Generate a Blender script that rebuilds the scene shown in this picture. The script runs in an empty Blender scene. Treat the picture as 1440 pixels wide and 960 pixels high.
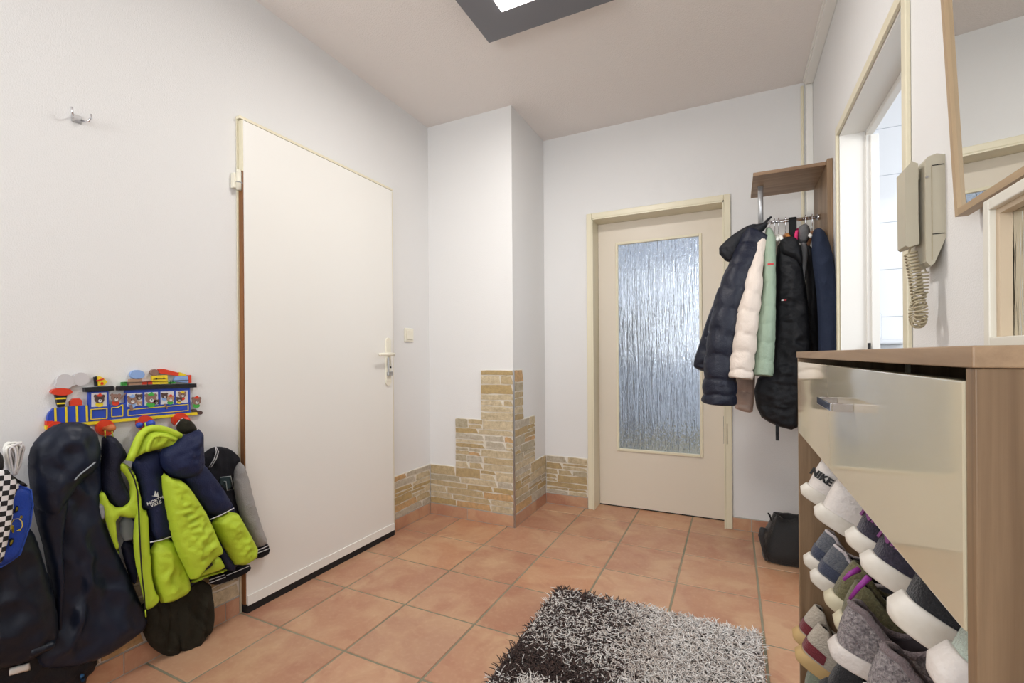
import bpy, bmesh, math, random
import numpy as np
from mathutils import Vector, Matrix, noise
from mathutils.geometry import delaunay_2d_cdt
random.seed(7)
PI = math.pi
S = bpy.context.scene
COL = S.collection

# ------------------------------------------------------------------ camera
F_PX, CY_PX, YAW, ROLL, CAM_H = 646.3, 499.7, 0.4487, -0.0069, 1.03
def cam_axes():
    sy, cy = math.sin(YAW), math.cos(YAW)
    f = Vector((-sy, cy, 0)); r = Vector((cy, sy, 0)); u = r.cross(f)
    r2 = r*math.cos(ROLL) + u*math.sin(ROLL); u2 = -r*math.sin(ROLL) + u*math.cos(ROLL)
    return r2, u2, f
RX, UX, FX = cam_axes()
cam = bpy.data.cameras.new('camera'); cam.sensor_width = 36; cam.lens = F_PX*36/1440
cam.shift_y = (CY_PX-480)/1440; cam.clip_start = 0.02
camo = bpy.data.objects.new('camera', cam); COL.objects.link(camo)
camo.matrix_world = Matrix(((RX.x, UX.x, -FX.x, 0), (RX.y, UX.y, -FX.y, 0), (RX.z, UX.z, -FX.z, CAM_H), (0, 0, 0, 1)))
S.camera = camo
# world
w = bpy.data.worlds.new('world'); S.world = w; w.use_nodes = True
w.node_tree.nodes['Background'].inputs[0].default_value = (0.86, 0.92, 1.0, 1)
w.node_tree.nodes['Background'].inputs[1].default_value = 1.3
# view
S.view_settings.view_transform = 'Standard'; S.view_settings.look = 'None'
S.view_settings.gamma = 1; S.view_settings.exposure = -0.04; S.view_settings.use_curve_mapping = False

def area(name, loc, rot, sx, sy, power, col):
    l = bpy.data.lights.new(name, 'AREA'); l.shape = 'RECTANGLE'; l.size = sx; l.size_y = sy
    l.energy = power; l.color = col
    o = bpy.data.objects.new(name, l); COL.objects.link(o); o.location = loc; o.rotation_euler = rot
    return o
# unseen fill light added behind the camera; daylight from the bathroom window, the window of the room behind the glazed door
area('added_fill_light_behind', (-0.75, -1.58, 1.5), (PI/2+.60, 0, 0), 1.5, 1.3, 46, (0.95, 0.985, 1.0))
area('window_light_bathroom', (1.55, 1.3, 1.7), (PI/2*0.9, 0, 0.35), 1.0, 1.2, 21, (0.93, 0.965, 1.0))
area('window_light_kitchen', (1.15, 4.9, 1.55), (0, PI/2, 0), 1.3, 1.5, 66, (0.88, 0.93, 1.0))
LAMP_POWER = 17

# ------------------------------------------------------------------ pixel rays -> points (metres)
def ray(x, y): return RX*((x-720)/F_PX) + UX*((CY_PX-y)/F_PX) + FX
CAMP = Vector((0, 0, CAM_H))
def onx(x, y, X): d = ray(x, y); return CAMP + d*(X/d.x)
def ony(x, y, Y): d = ray(x, y); return CAMP + d*(Y/d.y)

# ------------------------------------------------------------------ materials
def lin(c):
    c = c/255.0
    return c/12.92 if c <= 0.04045 else ((c+0.055)/1.055)**2.4
def rgb(r, g, b): return (lin(r), lin(g), lin(b), 1)
def mat(name, color, rough=0.5, metal=0.0, bump=None, vary=None, coat=0.0, sheen=0.0, trans=0.0, emit=None, spec=None, wave=None):
    """bump=(scale,strength[,detail]); vary=(scale,color2,amount)"""
    m = bpy.data.materials.new(name); m.use_nodes = True
    nt = m.node_tree; b = nt.nodes['Principled BSDF']
    b.inputs['Base Color'].default_value = color; b.inputs['Roughness'].default_value = rough
    b.inputs['Metallic'].default_value = metal
    b.inputs['Coat Weight'].default_value = coat; b.inputs['Coat Roughness'].default_value = 0.05
    b.inputs['Sheen Weight'].default_value = sheen; b.inputs['Sheen Roughness'].default_value = 0.5
    b.inputs['Transmission Weight'].default_value = trans
    if spec is not None: b.inputs['Specular IOR Level'].default_value = spec
    tc = nt.nodes.new('ShaderNodeTexCoord')
    if emit:
        b.inputs['Emission Color'].default_value = emit[0]; b.inputs['Emission Strength'].default_value = emit[1]
    if bump:
        n = nt.nodes.new('ShaderNodeTexNoise'); n.inputs['Scale'].default_value = bump[0]
        n.inputs['Detail'].default_value = bump[2] if len(bump) > 2 else 3
        bp = nt.nodes.new('ShaderNodeBump'); bp.inputs['Strength'].default_value = bump[1]; bp.inputs['Distance'].default_value = 0.01
        nt.links.new(tc.outputs['Object'], n.inputs['Vector']); nt.links.new(n.outputs['Fac'], bp.inputs['Height'])
        nt.links.new(bp.outputs['Normal'], b.inputs['Normal'])
    if vary:
        n = nt.nodes.new('ShaderNodeTexNoise'); n.inputs['Scale'].default_value = vary[0]; n.inputs['Detail'].default_value = 5
        mx = nt.nodes.new('ShaderNodeMix'); mx.data_type = 'RGBA'
        rp = nt.nodes.new('ShaderNodeMapRange'); rp.inputs[1].default_value = 0.35; rp.inputs[2].default_value = 0.65; rp.inputs[4].default_value = vary[2]
        nt.links.new(tc.outputs['Object'], n.inputs['Vector']); nt.links.new(n.outputs['Fac'], rp.inputs[0])
        nt.links.new(rp.outputs[0], mx.inputs[0]); mx.inputs[6].default_value = color; mx.inputs[7].default_value = vary[1]
        nt.links.new(mx.outputs[2], b.inputs['Base Color'])
    return m
def wood(name, c1, c2, axis, rough=0.45, sc=1.0):
    m = bpy.data.materials.new(name); m.use_nodes = True; nt = m.node_tree; b = nt.nodes['Principled BSDF']
    b.inputs['Roughness'].default_value = rough
    tc = nt.nodes.new('ShaderNodeTexCoord'); mp = nt.nodes.new('ShaderNodeMapping')
    s = [42*sc, 42*sc, 42*sc]; s[axis] = 2.2*sc; mp.inputs['Scale'].default_value = s
    n = nt.nodes.new('ShaderNodeTexNoise'); n.inputs['Scale'].default_value = 1.0; n.inputs['Detail'].default_value = 6; n.inputs['Roughness'].default_value = 0.65; n.inputs['Distortion'].default_value = 0.6
    s2 = [9*sc, 9*sc, 9*sc]; s2[axis] = 0.8*sc
    mp2 = nt.nodes.new('ShaderNodeMapping'); mp2.inputs['Scale'].default_value = s2
    n2 = nt.nodes.new('ShaderNodeTexNoise'); n2.inputs['Scale'].default_value = 1.0; n2.inputs['Detail'].default_value = 3
    ad = nt.nodes.new('ShaderNodeMath'); ad.operation = 'ADD'
    mr = nt.nodes.new('ShaderNodeMapRange'); mr.inputs[1].default_value = 0.72; mr.inputs[2].default_value = 1.3
    mx = nt.nodes.new('ShaderNodeMix'); mx.data_type = 'RGBA'; mx.inputs[6].default_value = c1; mx.inputs[7].default_value = c2
    L = nt.links.new
    L(tc.outputs['Object'], mp.inputs['Vector']); L(mp.outputs[0], n.inputs['Vector'])
    L(tc.outputs['Object'], mp2.inputs['Vector']); L(mp2.outputs[0], n2.inputs['Vector'])
    L(n.outputs['Fac'], ad.inputs[0]); L(n2.outputs['Fac'], ad.inputs[1]); L(ad.outputs[0], mr.inputs[0]); L(mr.outputs[0], mx.inputs[0]); L(mx.outputs[2], b.inputs['Base Color'])
    bp = nt.nodes.new('ShaderNodeBump'); bp.inputs['Strength'].default_value = 0.12; bp.inputs['Distance'].default_value = 0.004
    L(n.outputs['Fac'], bp.inputs['Height']); L(bp.outputs['Normal'], b.inputs['Normal'])
    return m
def attr_mat(name, rough=0.6, nscale=30, namt=0.5, bump=0.5, dark=(0.3, 0.25, 0.2, 1)):
    """base colour from the face colours of the mesh, mottled by noise"""
    m = bpy.data.materials.new(name); m.use_nodes = True; nt = m.node_tree; b = nt.nodes['Principled BSDF']; L = nt.links.new
    b.inputs['Roughness'].default_value = rough
    at = nt.nodes.new('ShaderNodeVertexColor'); at.layer_name = 'tint'
    tc = nt.nodes.new('ShaderNodeTexCoord')
    n = nt.nodes.new('ShaderNodeTexNoise'); n.inputs['Scale'].default_value = nscale; n.inputs['Detail'].default_value = 8; n.inputs['Roughness'].default_value = 0.7
    mr = nt.nodes.new('ShaderNodeMapRange'); mr.inputs[1].default_value = 0.35; mr.inputs[2].default_value = 0.7; mr.inputs[4].default_value = namt
    mx = nt.nodes.new('ShaderNodeMix'); mx.data_type = 'RGBA'; mx.inputs[7].default_value = dark
    L(tc.outputs['Object'], n.inputs['Vector']); L(n.outputs['Fac'], mr.inputs[0]); L(mr.outputs[0], mx.inputs[0])
    L(at.outputs['Color'], mx.inputs[6]); L(mx.outputs[2], b.inputs['Base Color'])
    if bump:
        bp = nt.nodes.new('ShaderNodeBump'); bp.inputs['Strength'].default_value = bump; bp.inputs['Distance'].default_value = 0.006
        L(n.outputs['Fac'], bp.inputs['Height']); L(bp.outputs['Normal'], b.inputs['Normal'])
    return m

M = {}
M['wall'] = mat('white wall paint', rgb(228, 227, 226), 0.9, bump=(260, 0.14, 2), spec=0.2)
M['ceiling'] = mat('ceiling paint', rgb(236, 230, 226), 0.95, bump=(180, 0.3, 2), spec=0.15)
M['cream'] = mat('cream lacquer', rgb(226, 218, 192), 0.35)
M['leaf'] = mat('warm white door lacquer', rgb(222, 212, 196), 0.38)
M['white_leaf'] = mat('white door lacquer', rgb(236, 234, 229), 0.4)
M['white'] = mat('white plastic', rgb(238, 236, 230), 0.35)
M['cream_plastic'] = mat('cream plastic', rgb(234, 229, 212), 0.35)
M['brown_edge'] = wood('brown veneer edge', rgb(150, 98, 52), rgb(105, 66, 34), 2)
M['black_rubber'] = mat('black rubber', rgb(18, 18, 20), 0.7)
M['steel'] = mat('brushed steel', rgb(180, 180, 182), 0.28, metal=1.0)
M['chrome'] = mat('chrome', rgb(215, 215, 220), 0.1, metal=1.0)
M['alu'] = mat('aluminium tube', rgb(205, 207, 210), 0.4, metal=0.6)
M['dark'] = mat('dark void', rgb(25, 24, 24), 0.8)
M['oak_z'] = wood('oak upright grain', rgb(158, 130, 100), rgb(108, 84, 60), 2)
M['oak_y'] = wood('oak long grain', rgb(166, 138, 108), rgb(112, 87, 64), 1)
M['oak_x'] = wood('oak cross grain', rgb(180, 150, 118), rgb(128, 100, 76), 0)
M['light_oak'] = wood('light oak', rgb(186, 162, 130), rgb(162, 136, 104), 2)
M['light_oak_y'] = wood('light oak rail', rgb(186, 162, 130), rgb(162, 136, 104), 1)
M['gloss_cream'] = mat('cream high gloss front', rgb(196, 186, 160), 0.08, coat=0.6)
M['mirror'] = mat('mirror glass', (0.86, 0.87, 0.85, 1), 0.015, metal=1.0)
M['phone'] = mat('beige phone plastic', rgb(188, 181, 162), 0.4)
M['phone_dark'] = mat('beige coiled cord', rgb(176, 164, 136), 0.45)
M['grout'] = mat('grey floor grout', rgb(126, 124, 104), 0.9, bump=(200, 0.3), vary=(3, rgb(160, 150, 128), 0.8))
M['skgrout'] = mat('light grout', rgb(176, 172, 164), 0.9)
M['wgrout'] = mat('white stone grout', rgb(226, 219, 206), 0.9)
M['stone'] = attr_mat('ledge stone', 0.7, 42, 0.72, 0.8, (0.25, 0.18, 0.085, 1))
M['tilewhite'] = mat('white bathroom tile', rgb(244, 246, 250), 0.15)
M['tilegrout'] = mat('grey bathroom grout', rgb(180, 188, 198), 0.8)

def terracotta():
    m = bpy.data.materials.new('terracotta tile'); m.use_nodes = True; nt = m.node_tree; b = nt.nodes['Principled BSDF']; L = nt.links.new
    at = nt.nodes.new('ShaderNodeVertexColor'); at.layer_name = 'tint'
    tc = nt.nodes.new('ShaderNodeTexCoord')
    def nz(scale, det, dist=0.0):
        n = nt.nodes.new('ShaderNodeTexNoise'); n.inputs['Scale'].default_value = scale; n.inputs['Detail'].default_value = det; n.inputs['Distortion'].default_value = dist
        L(tc.outputs['Object'], n.inputs['Vector']); return n
    def mixc(fac, a, bcol):
        x = nt.nodes.new('ShaderNodeMix'); x.data_type = 'RGBA'; L(fac, x.inputs[0]); L(a, x.inputs[6]); x.inputs[7].default_value = bcol; return x.outputs[2]
    def rng(o, lo, hi, amt):
        r = nt.nodes.new('ShaderNodeMapRange'); r.inputs[1].default_value = lo; r.inputs[2].default_value = hi; r.inputs[4].default_value = amt; L(o, r.inputs[0]); return r.outputs[0]
    c = at.outputs['Color']
    c = mixc(rng(nz(4.2, 5, 0.8).outputs['Fac'], 0.42, 0.68, 0.62), c, rgb(208, 172, 136))
    c = mixc(rng(nz(7.0, 6, 1.2).outputs['Fac'], 0.5, 0.75, 0.5), c, rgb(164, 106, 84))
    c = mixc(rng(nz(60, 4).outputs['Fac'], 0.5, 0.9, 0.25), c, rgb(225, 190, 160))
    L(c, b.inputs['Base Color'])
    r = nt.nodes.new('ShaderNodeMapRange'); r.inputs[3].default_value = 0.3; r.inputs[4].default_value = 0.55; L(nz(9, 5).outputs['Fac'], r.inputs[0]); L(r.outputs[0], b.inputs['Roughness'])
    bp = nt.nodes.new('ShaderNodeBump'); bp.inputs['Strength'].default_value = 0.15; bp.inputs['Distance'].default_value = 0.004
    L(nz(22, 5).outputs['Fac'], bp.inputs['Height']); L(bp.outputs['Normal'], b.inputs['Normal'])
    return m
M['tile'] = terracotta()

def ripple_glass():
    m = bpy.data.materials.new('rippled door glass'); m.use_nodes = True; nt = m.node_tree; b = nt.nodes['Principled BSDF']; L = nt.links.new
    b.inputs['Base Color'].default_value = (0.93, 0.96, 1, 1); b.inputs['Transmission Weight'].default_value = 0.93
    b.inputs['Roughness'].default_value = 0.05; b.inputs['IOR'].default_value = 1.45
    tc = nt.nodes.new('ShaderNodeTexCoord'); mp = nt.nodes.new('ShaderNodeMapping'); mp.inputs['Scale'].default_value = (62, 62, 3.2)
    n = nt.nodes.new('ShaderNodeTexNoise'); n.inputs['Scale'].default_value = 1; n.inputs['Detail'].default_value = 3; n.inputs['Distortion'].default_value = 0.5
    mp2 = nt.nodes.new('ShaderNodeMapping'); mp2.inputs['Scale'].default_value = (160, 160, 45)
    n2 = nt.nodes.new('ShaderNodeTexNoise'); n2.inputs['Scale'].default_value = 1; n2.inputs['Detail'].default_value = 2
    ad = nt.nodes.new('ShaderNodeMath'); ad.operation = 'MULTIPLY_ADD'; ad.inputs[1].default_value = 0.25
    bp = nt.nodes.new('ShaderNodeBump'); bp.inputs['Strength'].default_value = 0.9; bp.inputs['Distance'].default_value = 0.017
    L(tc.outputs['Object'], mp.inputs[0]); L(mp.outputs[0], n.inputs['Vector']); L(tc.outputs['Object'], mp2.inputs[0]); L(mp2.outputs[0], n2.inputs['Vector'])
    L(n2.outputs['Fac'], ad.inputs[0]); L(n.outputs['Fac'], ad.inputs[2])
    L(ad.outputs[0], bp.inputs['Height']); L(bp.outputs['Normal'], b.inputs['Normal'])
    return m
M['glass'] = ripple_glass()

# ------------------------------------------------------------------ object helpers
WORLD = {}
def props(o, label=None, cat=None, group=None, kind=None):
    if label: o['label'] = label
    if cat: o['category'] = cat
    if group: o['group'] = group
    if kind: o['kind'] = kind
    return o
def thing(name, label, cat, loc, group=None):
    o = bpy.data.objects.new(name, None); o.empty_display_size = 0.05; COL.objects.link(o); o.location = loc
    WORLD[o.name] = Matrix.Translation(Vector(loc))
    return props(o, label, cat, group)
class MB:
    """collects faces for ONE mesh object"""
    def __init__(s): s.v = []; s.f = []; s.m = []; s.c = []; s.sm = []
    def add(s, vs, fs, mi=0, col=None, smooth=False):
        o = len(s.v); s.v += [tuple(p) for p in vs]
        for f in fs: s.f.append(tuple(i+o for i in f)); s.m.append(mi); s.c.append(col); s.sm.append(smooth)
    def box(s, x0, x1, y0, y1, z0, z1, mi=0, bev=0.0, col=None):
        x0, x1 = sorted((x0, x1)); y0, y1 = sorted((y0, y1)); z0, z1 = sorted((z0, z1))
        if bev > 0:
            bm = bmesh.new(); r = bmesh.ops.create_cube(bm, size=1)
            for v in bm.verts: v.co = Vector(((x0+x1)/2+v.co.x*(x1-x0), (y0+y1)/2+v.co.y*(y1-y0), (z0+z1)/2+v.co.z*(z1-z0)))
            bmesh.ops.bevel(bm, geom=bm.edges[:], offset=min(bev, (x1-x0)/2.2, (y1-y0)/2.2, (z1-z0)/2.2), segments=2, affect='EDGES', profile=0.5)
            bm.verts.index_update(); s.add([v.co[:] for v in bm.verts], [[v.index for v in f.verts] for f in bm.faces], mi, col); bm.free(); return
        s.add([(x0,y0,z0),(x1,y0,z0),(x1,y1,z0),(x0,y1,z0),(x0,y0,z1),(x1,y0,z1),(x1,y1,z1),(x0,y1,z1)],
              [(0,3,2,1),(4,5,6,7),(0,1,5,4),(1,2,6,5),(2,3,7,6),(3,0,4,7)], mi, col)
    def prism(s, poly, mp, w0, w1, mi=0, col=None):
        n = len(poly); a = [mp(u, v, w0) for u, v in poly]; b = [mp(u, v, w1) for u, v in poly]
        s.add(a+b, [tuple(range(n))[::-1], tuple(range(n, 2*n))]+[(i, (i+1) % n, n+(i+1) % n, n+i) for i in range(n)], mi, col)
    def tube(s, path, rad, seg=10, mi=0, ell=None, caps=True, col=None, up=None):
        path = [Vector(p) for p in path]; n = len(path)
        if not hasattr(rad, '__len__'): rad = [rad]*n
        T = [(path[min(i+1, n-1)]-path[max(i-1, 0)]).normalized() for i in range(n)]
        a = Vector(up) if up else (Vector((0, 0, 1)) if abs(T[0].z) < 0.9 else Vector((1, 0, 0)))
        vs = []; fs = []
        for i in range(n):
            a = (a-T[i]*a.dot(T[i])).normalized(); b = T[i].cross(a)
            for k in range(seg):
                t = 2*PI*k/seg; e = ell if ell else 1.0
                vs.append(path[i]+a*math.cos(t)*rad[i]+b*math.sin(t)*rad[i]*e)
        for i in range(n-1):
            for k in range(seg): fs.append((i*seg+k, i*seg+(k+1) % seg, (i+1)*seg+(k+1) % seg, (i+1)*seg+k))
        if caps: fs.append(tuple(range(seg))[::-1]); fs.append(tuple(range((n-1)*seg, n*seg)))
        s.add(vs, fs, mi, col, True)
    def sphere(s, c, r, sc=(1, 1, 1), mi=0, n=12, col=None):
        vs = []; fs = []; c = Vector(c)
        for i in range(n+1):
            a = PI*i/n
            for k in range(2*n):
                t = PI*k/n; vs.append(c+Vector((r*sc[0]*math.sin(a)*math.cos(t), r*sc[1]*math.sin(a)*math.sin(t), r*sc[2]*math.cos(a))))
        for i in range(n):
            for k in range(2*n): fs.append((i*2*n+k, (i+1)*2*n+k, (i+1)*2*n+(k+1) % (2*n), i*2*n+(k+1) % (2*n)))
        s.add(vs, fs, mi, col, True)
    def cyl(s, c, axis, r, h, seg=24, mi=0, col=None):
        c = Vector(c); d = Vector((0, 0, 0)); d[axis] = h/2
        s.tube([c-d, c+d], r, seg, mi, col=col); 
        for i in range(1, seg+3): s.sm[-i] = (i > 2)
    def build(s, name, mats, parent=None, local=False, smooth=None, **kw):
        me = bpy.data.meshes.new(name); me.from_pydata(s.v, [], s.f)
        if not isinstance(mats, (list, tuple)): mats = [mats]
        for m in mats: me.materials.append(m)
        me.polygons.foreach_set('material_index', s.m)
        me.polygons.foreach_set('use_smooth', [bool(x) if smooth is None else smooth for x in s.sm])
        if any(c is not None for c in s.c):
            ca = me.color_attributes.new('tint', 'FLOAT_COLOR', 'CORNER'); dat = []
            for p, c in zip(me.polygons, s.c): dat += list(c or (1, 1, 1, 1))*p.loop_total
            ca.data.foreach_set('color', dat)
        me.update()
        bm = bmesh.new(); bm.from_mesh(me); bmesh.ops.remove_doubles(bm, verts=bm.verts, dist=1e-6); bmesh.ops.recalc_face_normals(bm, faces=bm.faces); bm.to_mesh(me); bm.free()
        o = bpy.data.objects.new(name, me); COL.objects.link(o); link(o, parent, local)
        return props(o, **kw)
def link(o, parent, local=False):
    WORLD[o.name] = Matrix.Identity(4)
    if parent:
        o.parent = parent
        if not local: o.matrix_parent_inverse = WORLD.get(parent.name, Matrix.Identity(4)).inverted()
def text_obj(name, body, size, m, mtx, parent, local=False, ext=0.0006, bold=0.0):
    cu = bpy.data.curves.new(name, 'FONT'); cu.body = body; cu.size = size; cu.extrude = ext; cu.offset = bold; cu.align_x = 'CENTER'; cu.align_y = 'CENTER'; cu.space_line = 0.85
    t = bpy.data.objects.new(name, cu); COL.objects.link(t)
    me = bpy.data.meshes.new_from_object(t.evaluated_get(bpy.context.evaluated_depsgraph_get())); bpy.data.objects.remove(t)
    me.transform(mtx); me.materials.clear(); me.materials.append(m)
    o = bpy.data.objects.new(name, me); COL.objects.link(o); link(o, parent, local); return o
def struct(mb, name, mats, parent=None, **kw): return mb.build(name, mats, parent, kind='structure', **kw)

def chaikin(p, n=2):
    for _ in range(n):
        q = []
        for i in range(len(p)):
            a = p[i]; b = p[(i+1) % len(p)]
            q.append((a[0]*.75+b[0]*.25, a[1]*.75+b[1]*.25)); q.append((a[0]*.25+b[0]*.75, a[1]*.25+b[1]*.75))
        p = q
    return p
def nz(x, y, z=0.0): return noise.noise(Vector((x, y, z)))
def inflate(name, pts, mp, tf, tb, D, m, parent=None, fold=None, res=0.0065, smooth_n=1, **kw):
    """soft body: outline pts in a plane, swelling tf to the front and tb to the back within D of its rim, with cloth folds"""
    p = chaikin(pts, smooth_n) if smooth_n else list(pts)
    bnd = []
    for i in range(len(p)):
        a = p[i]; b = p[(i+1) % len(p)]; d = math.hypot(b[0]-a[0], b[1]-a[1]); k = max(1, int(d/res))
        for j in range(k): bnd.append((a[0]+(b[0]-a[0])*j/k, a[1]+(b[1]-a[1])*j/k))
    B = np.array(bnd); x0, y0 = B.min(0); x1, y1 = B.max(0)
    gx, gy = np.meshgrid(np.arange(x0+res/2, x1, res), np.arange(y0+res/2, y1, res))
    gy = gy + (np.arange(gx.shape[1]) % 2)[None, :]*res/2
    G = np.stack([gx.ravel(), gy.ravel()], 1)
    A = B; C = np.roll(B, -1, 0)
    def inside(G):
        c = np.zeros(len(G), bool)
        for a, b in zip(A, C):
            cond = ((a[1] > G[:, 1]) != (b[1] > G[:, 1]))
            with np.errstate(divide='ignore', invalid='ignore'):
                xx = (b[0]-a[0])*(G[:, 1]-a[1])/(b[1]-a[1]+1e-15)+a[0]
            c ^= cond & (G[:, 0] < xx)
        return c
    def dist(G):
        d = np.full(len(G), 1e9)
        for a, b in zip(A, C):
            ab = b-a; t = np.clip(((G-a)@ab)/(ab@ab+1e-15), 0, 1); d = np.minimum(d, np.hypot(*(G-(a+t[:, None]*ab)).T))
        return d
    G = G[inside(G)]; dg = dist(G) if len(G) else np.zeros(0); k = dg > res*0.45; G = G[k]
    nb = len(bnd)
    verts = [Vector(q) for q in bnd]+[Vector(q) for q in G.tolist()]
    ov, oe, of, *_ = delaunay_2d_cdt(verts, [(i, (i+1) % nb) for i in range(nb)], [list(range(nb))], 1, 1e-7)
    V = np.array([q[:] for q in ov]); d = dist(V)
    t = np.clip(d/D, 0, 1); te = np.clip(d/(D*.45), 0, 1); dm = max(d.max(), 1e-4)
    prof = .58*np.sqrt(np.clip(1-(1-te)**2, 0, 1))+.42*np.sin(np.clip(d/dm, 0, 1)*PI/2)
    rim = d < 1e-5
    mb = MB(); n = len(V); front = []; back = []; bi = {}
    vs = []
    for i in range(n):
        u, v = V[i]; f = fold(u, v) if fold else 0.0
        vs.append(mp(u, v, tf*prof[i]+f*t[i]))
    for i in range(n):
        if rim[i]: bi[i] = i
        else: bi[i] = len(vs); u, v = V[i]; vs.append(mp(u, v, -tb*prof[i]))
    fs = [tuple(f) for f in of]+[tuple(bi[i] for i in reversed(f)) for f in of]
    mb.add(vs, fs, 0, None, True)
    return mb.build(name, m, parent, **kw)

# ================================================================== THE ROOM
XL, XR, YB, YR, ZC = -1.80, 0.40, 3.0, -1.6, 2.53      # left, right, back, rear walls and ceiling
XP, YP = -1.19, 2.485                                    # chimney breast
OY0, OY1, OZ = 1.487, 2.30, 1.93                         # bathroom doorway
DX0, DX1, DZ = -0.845, -0.045, 1.935                     # back door opening
# floor: bevelled terracotta tiles over grout
TS, TX, TY = 0.33197, -2.22995, 2.18937
mb = MB(); mb.box(XL-0.1, 2.2, YR-0.1, 6.5, -0.05, -0.0025, 0)
g = 0.0042
pal = [rgb(186, 139, 110), rgb(180, 132, 106), rgb(193, 148, 118), rgb(184, 141, 114), rgb(176, 128, 102), rgb(190, 139, 106)]
for i in range(1, 9):
    for j in range(-12, 4):
        x0 = TX+i*TS+g; x1 = x0+TS-2*g; y0 = TY+j*TS+g; y1 = y0+TS-2*g
        x0 = max(x0, XL); x1 = min(x1, XR+0.12); y1 = min(y1, YB+0.16)
        if x1-x0 < 0.01 or y1-y0 < 0.01: continue
        mb.box(x0, x1, y0, y1, -0.012, 0.0, 1, 0.0022, random.choice(pal))
struct(mb, 'floor', [M['grout'], M['tile']])
mb = MB(); mb.box(XL-0.1, XR+0.11, YR-0.1, YB+0.13, ZC, ZC+0.1); struct(mb, 'ceiling', M['ceiling'])
mb = MB(); mb.box(XL-0.12, XL, YR-0.1, YB+0.13, 0, ZC); struct(mb, 'wall_left', M['wall'])
mb = MB(); mb.box(XL, XP, YP, YB+0.001, 0, ZC); struct(mb, 'wall_chimney', M['wall'])
mb = MB()
mb.box(XP-0.02, DX0, YB, YB+0.13, 0, ZC); mb.box(DX1, XR+0.11, YB, YB+0.13, 0, ZC); mb.box(DX0, DX1, YB, YB+0.13, DZ, ZC)
struct(mb, 'wall_back', M['wall'])
mb = MB()
mb.box(XR, XR+0.11, YR-0.1, OY0, 0, ZC); mb.box(XR, XR+0.11, OY1, YB, 0, ZC); mb.box(XR, XR+0.11, OY0, OY1, OZ, ZC)
struct(mb, 'wall_right', M['wall'])
# wall behind the camera with an unseen window added to carry the fill light
mb = MB(); WY = YR
mb.box(XL, -1.5, WY-0.1, WY, 0, ZC); mb.box(0.0, XR, WY-0.1, WY, 0, ZC); mb.box(-1.5, 0, WY-0.1, WY, 0, 0.85); mb.box(-1.5, 0, WY-0.1, WY, 2.15, ZC)
struct(mb, 'wall_rear', M['wall'])
mb = MB()
for a in ((-1.5, -1.44, .85, 2.15), (-0.06, 0, .85, 2.15), (-1.44, -0.06, .85, .91), (-1.44, -0.06, 2.09, 2.15), (-0.78, -0.72, .91, 2.09)):
    mb.box(a[0], a[1], WY-0.09, WY-0.03, a[2], a[3], 0, 0.006)
struct(mb, 'added_rear_window', M['white'])

# stone cladding -------------------------------------------------------
spal = [rgb(204, 184, 146), rgb(192, 168, 124), rgb(214, 198, 166), rgb(202, 194, 178), rgb(194, 168, 118), rgb(220, 204, 172), rgb(212, 172, 124), rgb(192, 182, 158)]
def stones(mb, u0, u1, v0, v1, mp, seed):
    rd = random.Random(seed); v = v0
    while v < v1-0.004:
        h = rd.uniform(0.034, 0.060)
        if v1-(v+h) < 0.028: h = v1-v
        u = u0
        while u < u1-0.004:
            wd = rd.uniform(0.08, 0.30)
            if u1-(u+wd) < 0.05: wd = u1-u
            parts = [(v, v+h)]
            if h > 0.045 and rd.random() < 0.4: k = v+h*rd.uniform(.4, .6); parts = [(v, k), (k, v+h)]
            for (a, b) in parts:
                gg = 0.0034; j = 0.0024
                x0, x1, z0, z1 = u+gg, u+wd-gg, a+gg, b-gg
                n = 5; pts = []
                tilt = rd.uniform(-.006, .006)*min(1, wd/.2)
                for q in range(n): pts.append((x0+(x1-x0)*q/n+rd.uniform(-j, j), z0+rd.uniform(-j, j)+tilt*(q/n-.5)))
                pts.append((x1+rd.uniform(-j, j), z0+rd.uniform(0, j)))
                for q in range(n): pts.append((x1-(x1-x0)*q/n-(rd.uniform(0, .022) if q == 0 else 0), z1+rd.uniform(-j, j)+tilt*(.5-q/n)))
                pts.append((x0+rd.uniform(-j, j), z1-rd.uniform(0, j)))
                pts = [(min(max(p[0], u0+.001), u1-.001), min(max(p[1], v0+.001), v1-.001)) for p in pts]
                mb.prism(pts, mp, 0.004, 0.0085+rd.uniform(0, .002), 1, rd.choice(spal))
            u += wd
        v += h
    mb.prism([(u0, v0), (u1, v0), (u1, v1), (u0, v1)], mp, -0.0005, 0.006, 0, (1, 1, 1, 1))
mpL = lambda u, v, w: (XL+w, u, v)
mpP = lambda u, v, w: (u, YP-w, v)
mpS = lambda u, v, w: (XP+w, u, v)
mpB = lambda u, v, w: (u, YB-w, v)
mb = MB(); stones(mb, 2.125, YP-.009, .075, .325, mpL, 1); struct(mb, 'trim_1', [M['wgrout'], M['stone']])
mb = MB(); stones(mb, -0.4, 1.185, .075, .325, mpL, 2); struct(mb, 'trim_2', [M['wgrout'], M['stone']])
mb = MB(); stones(mb, XL+.009, XP+.008, .075, .325, mpP, 3); stones(mb, -1.597, XP+.008, .325, .635, mpP, 4); stones(mb, -1.41, XP+.008, .635, .942, mpP, 5)
struct(mb, 'trim_3', [M['wgrout'], M['stone']])
mb = MB(); stones(mb, YP-.008, YB-.009, .075, .335, mpS, 6); stones(mb, YP-.008, 2.80, .335, .635, mpS, 7); stones(mb, YP-.008, 2.615, .635, .942, mpS, 8)
struct(mb, 'trim_4', [M['wgrout'], M['stone']])
mb = MB(); stones(mb, XP+.009, -0.882, .075, .335, mpB, 9); struct(mb, 'trim_5', [M['wgrout'], M['stone']])
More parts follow.
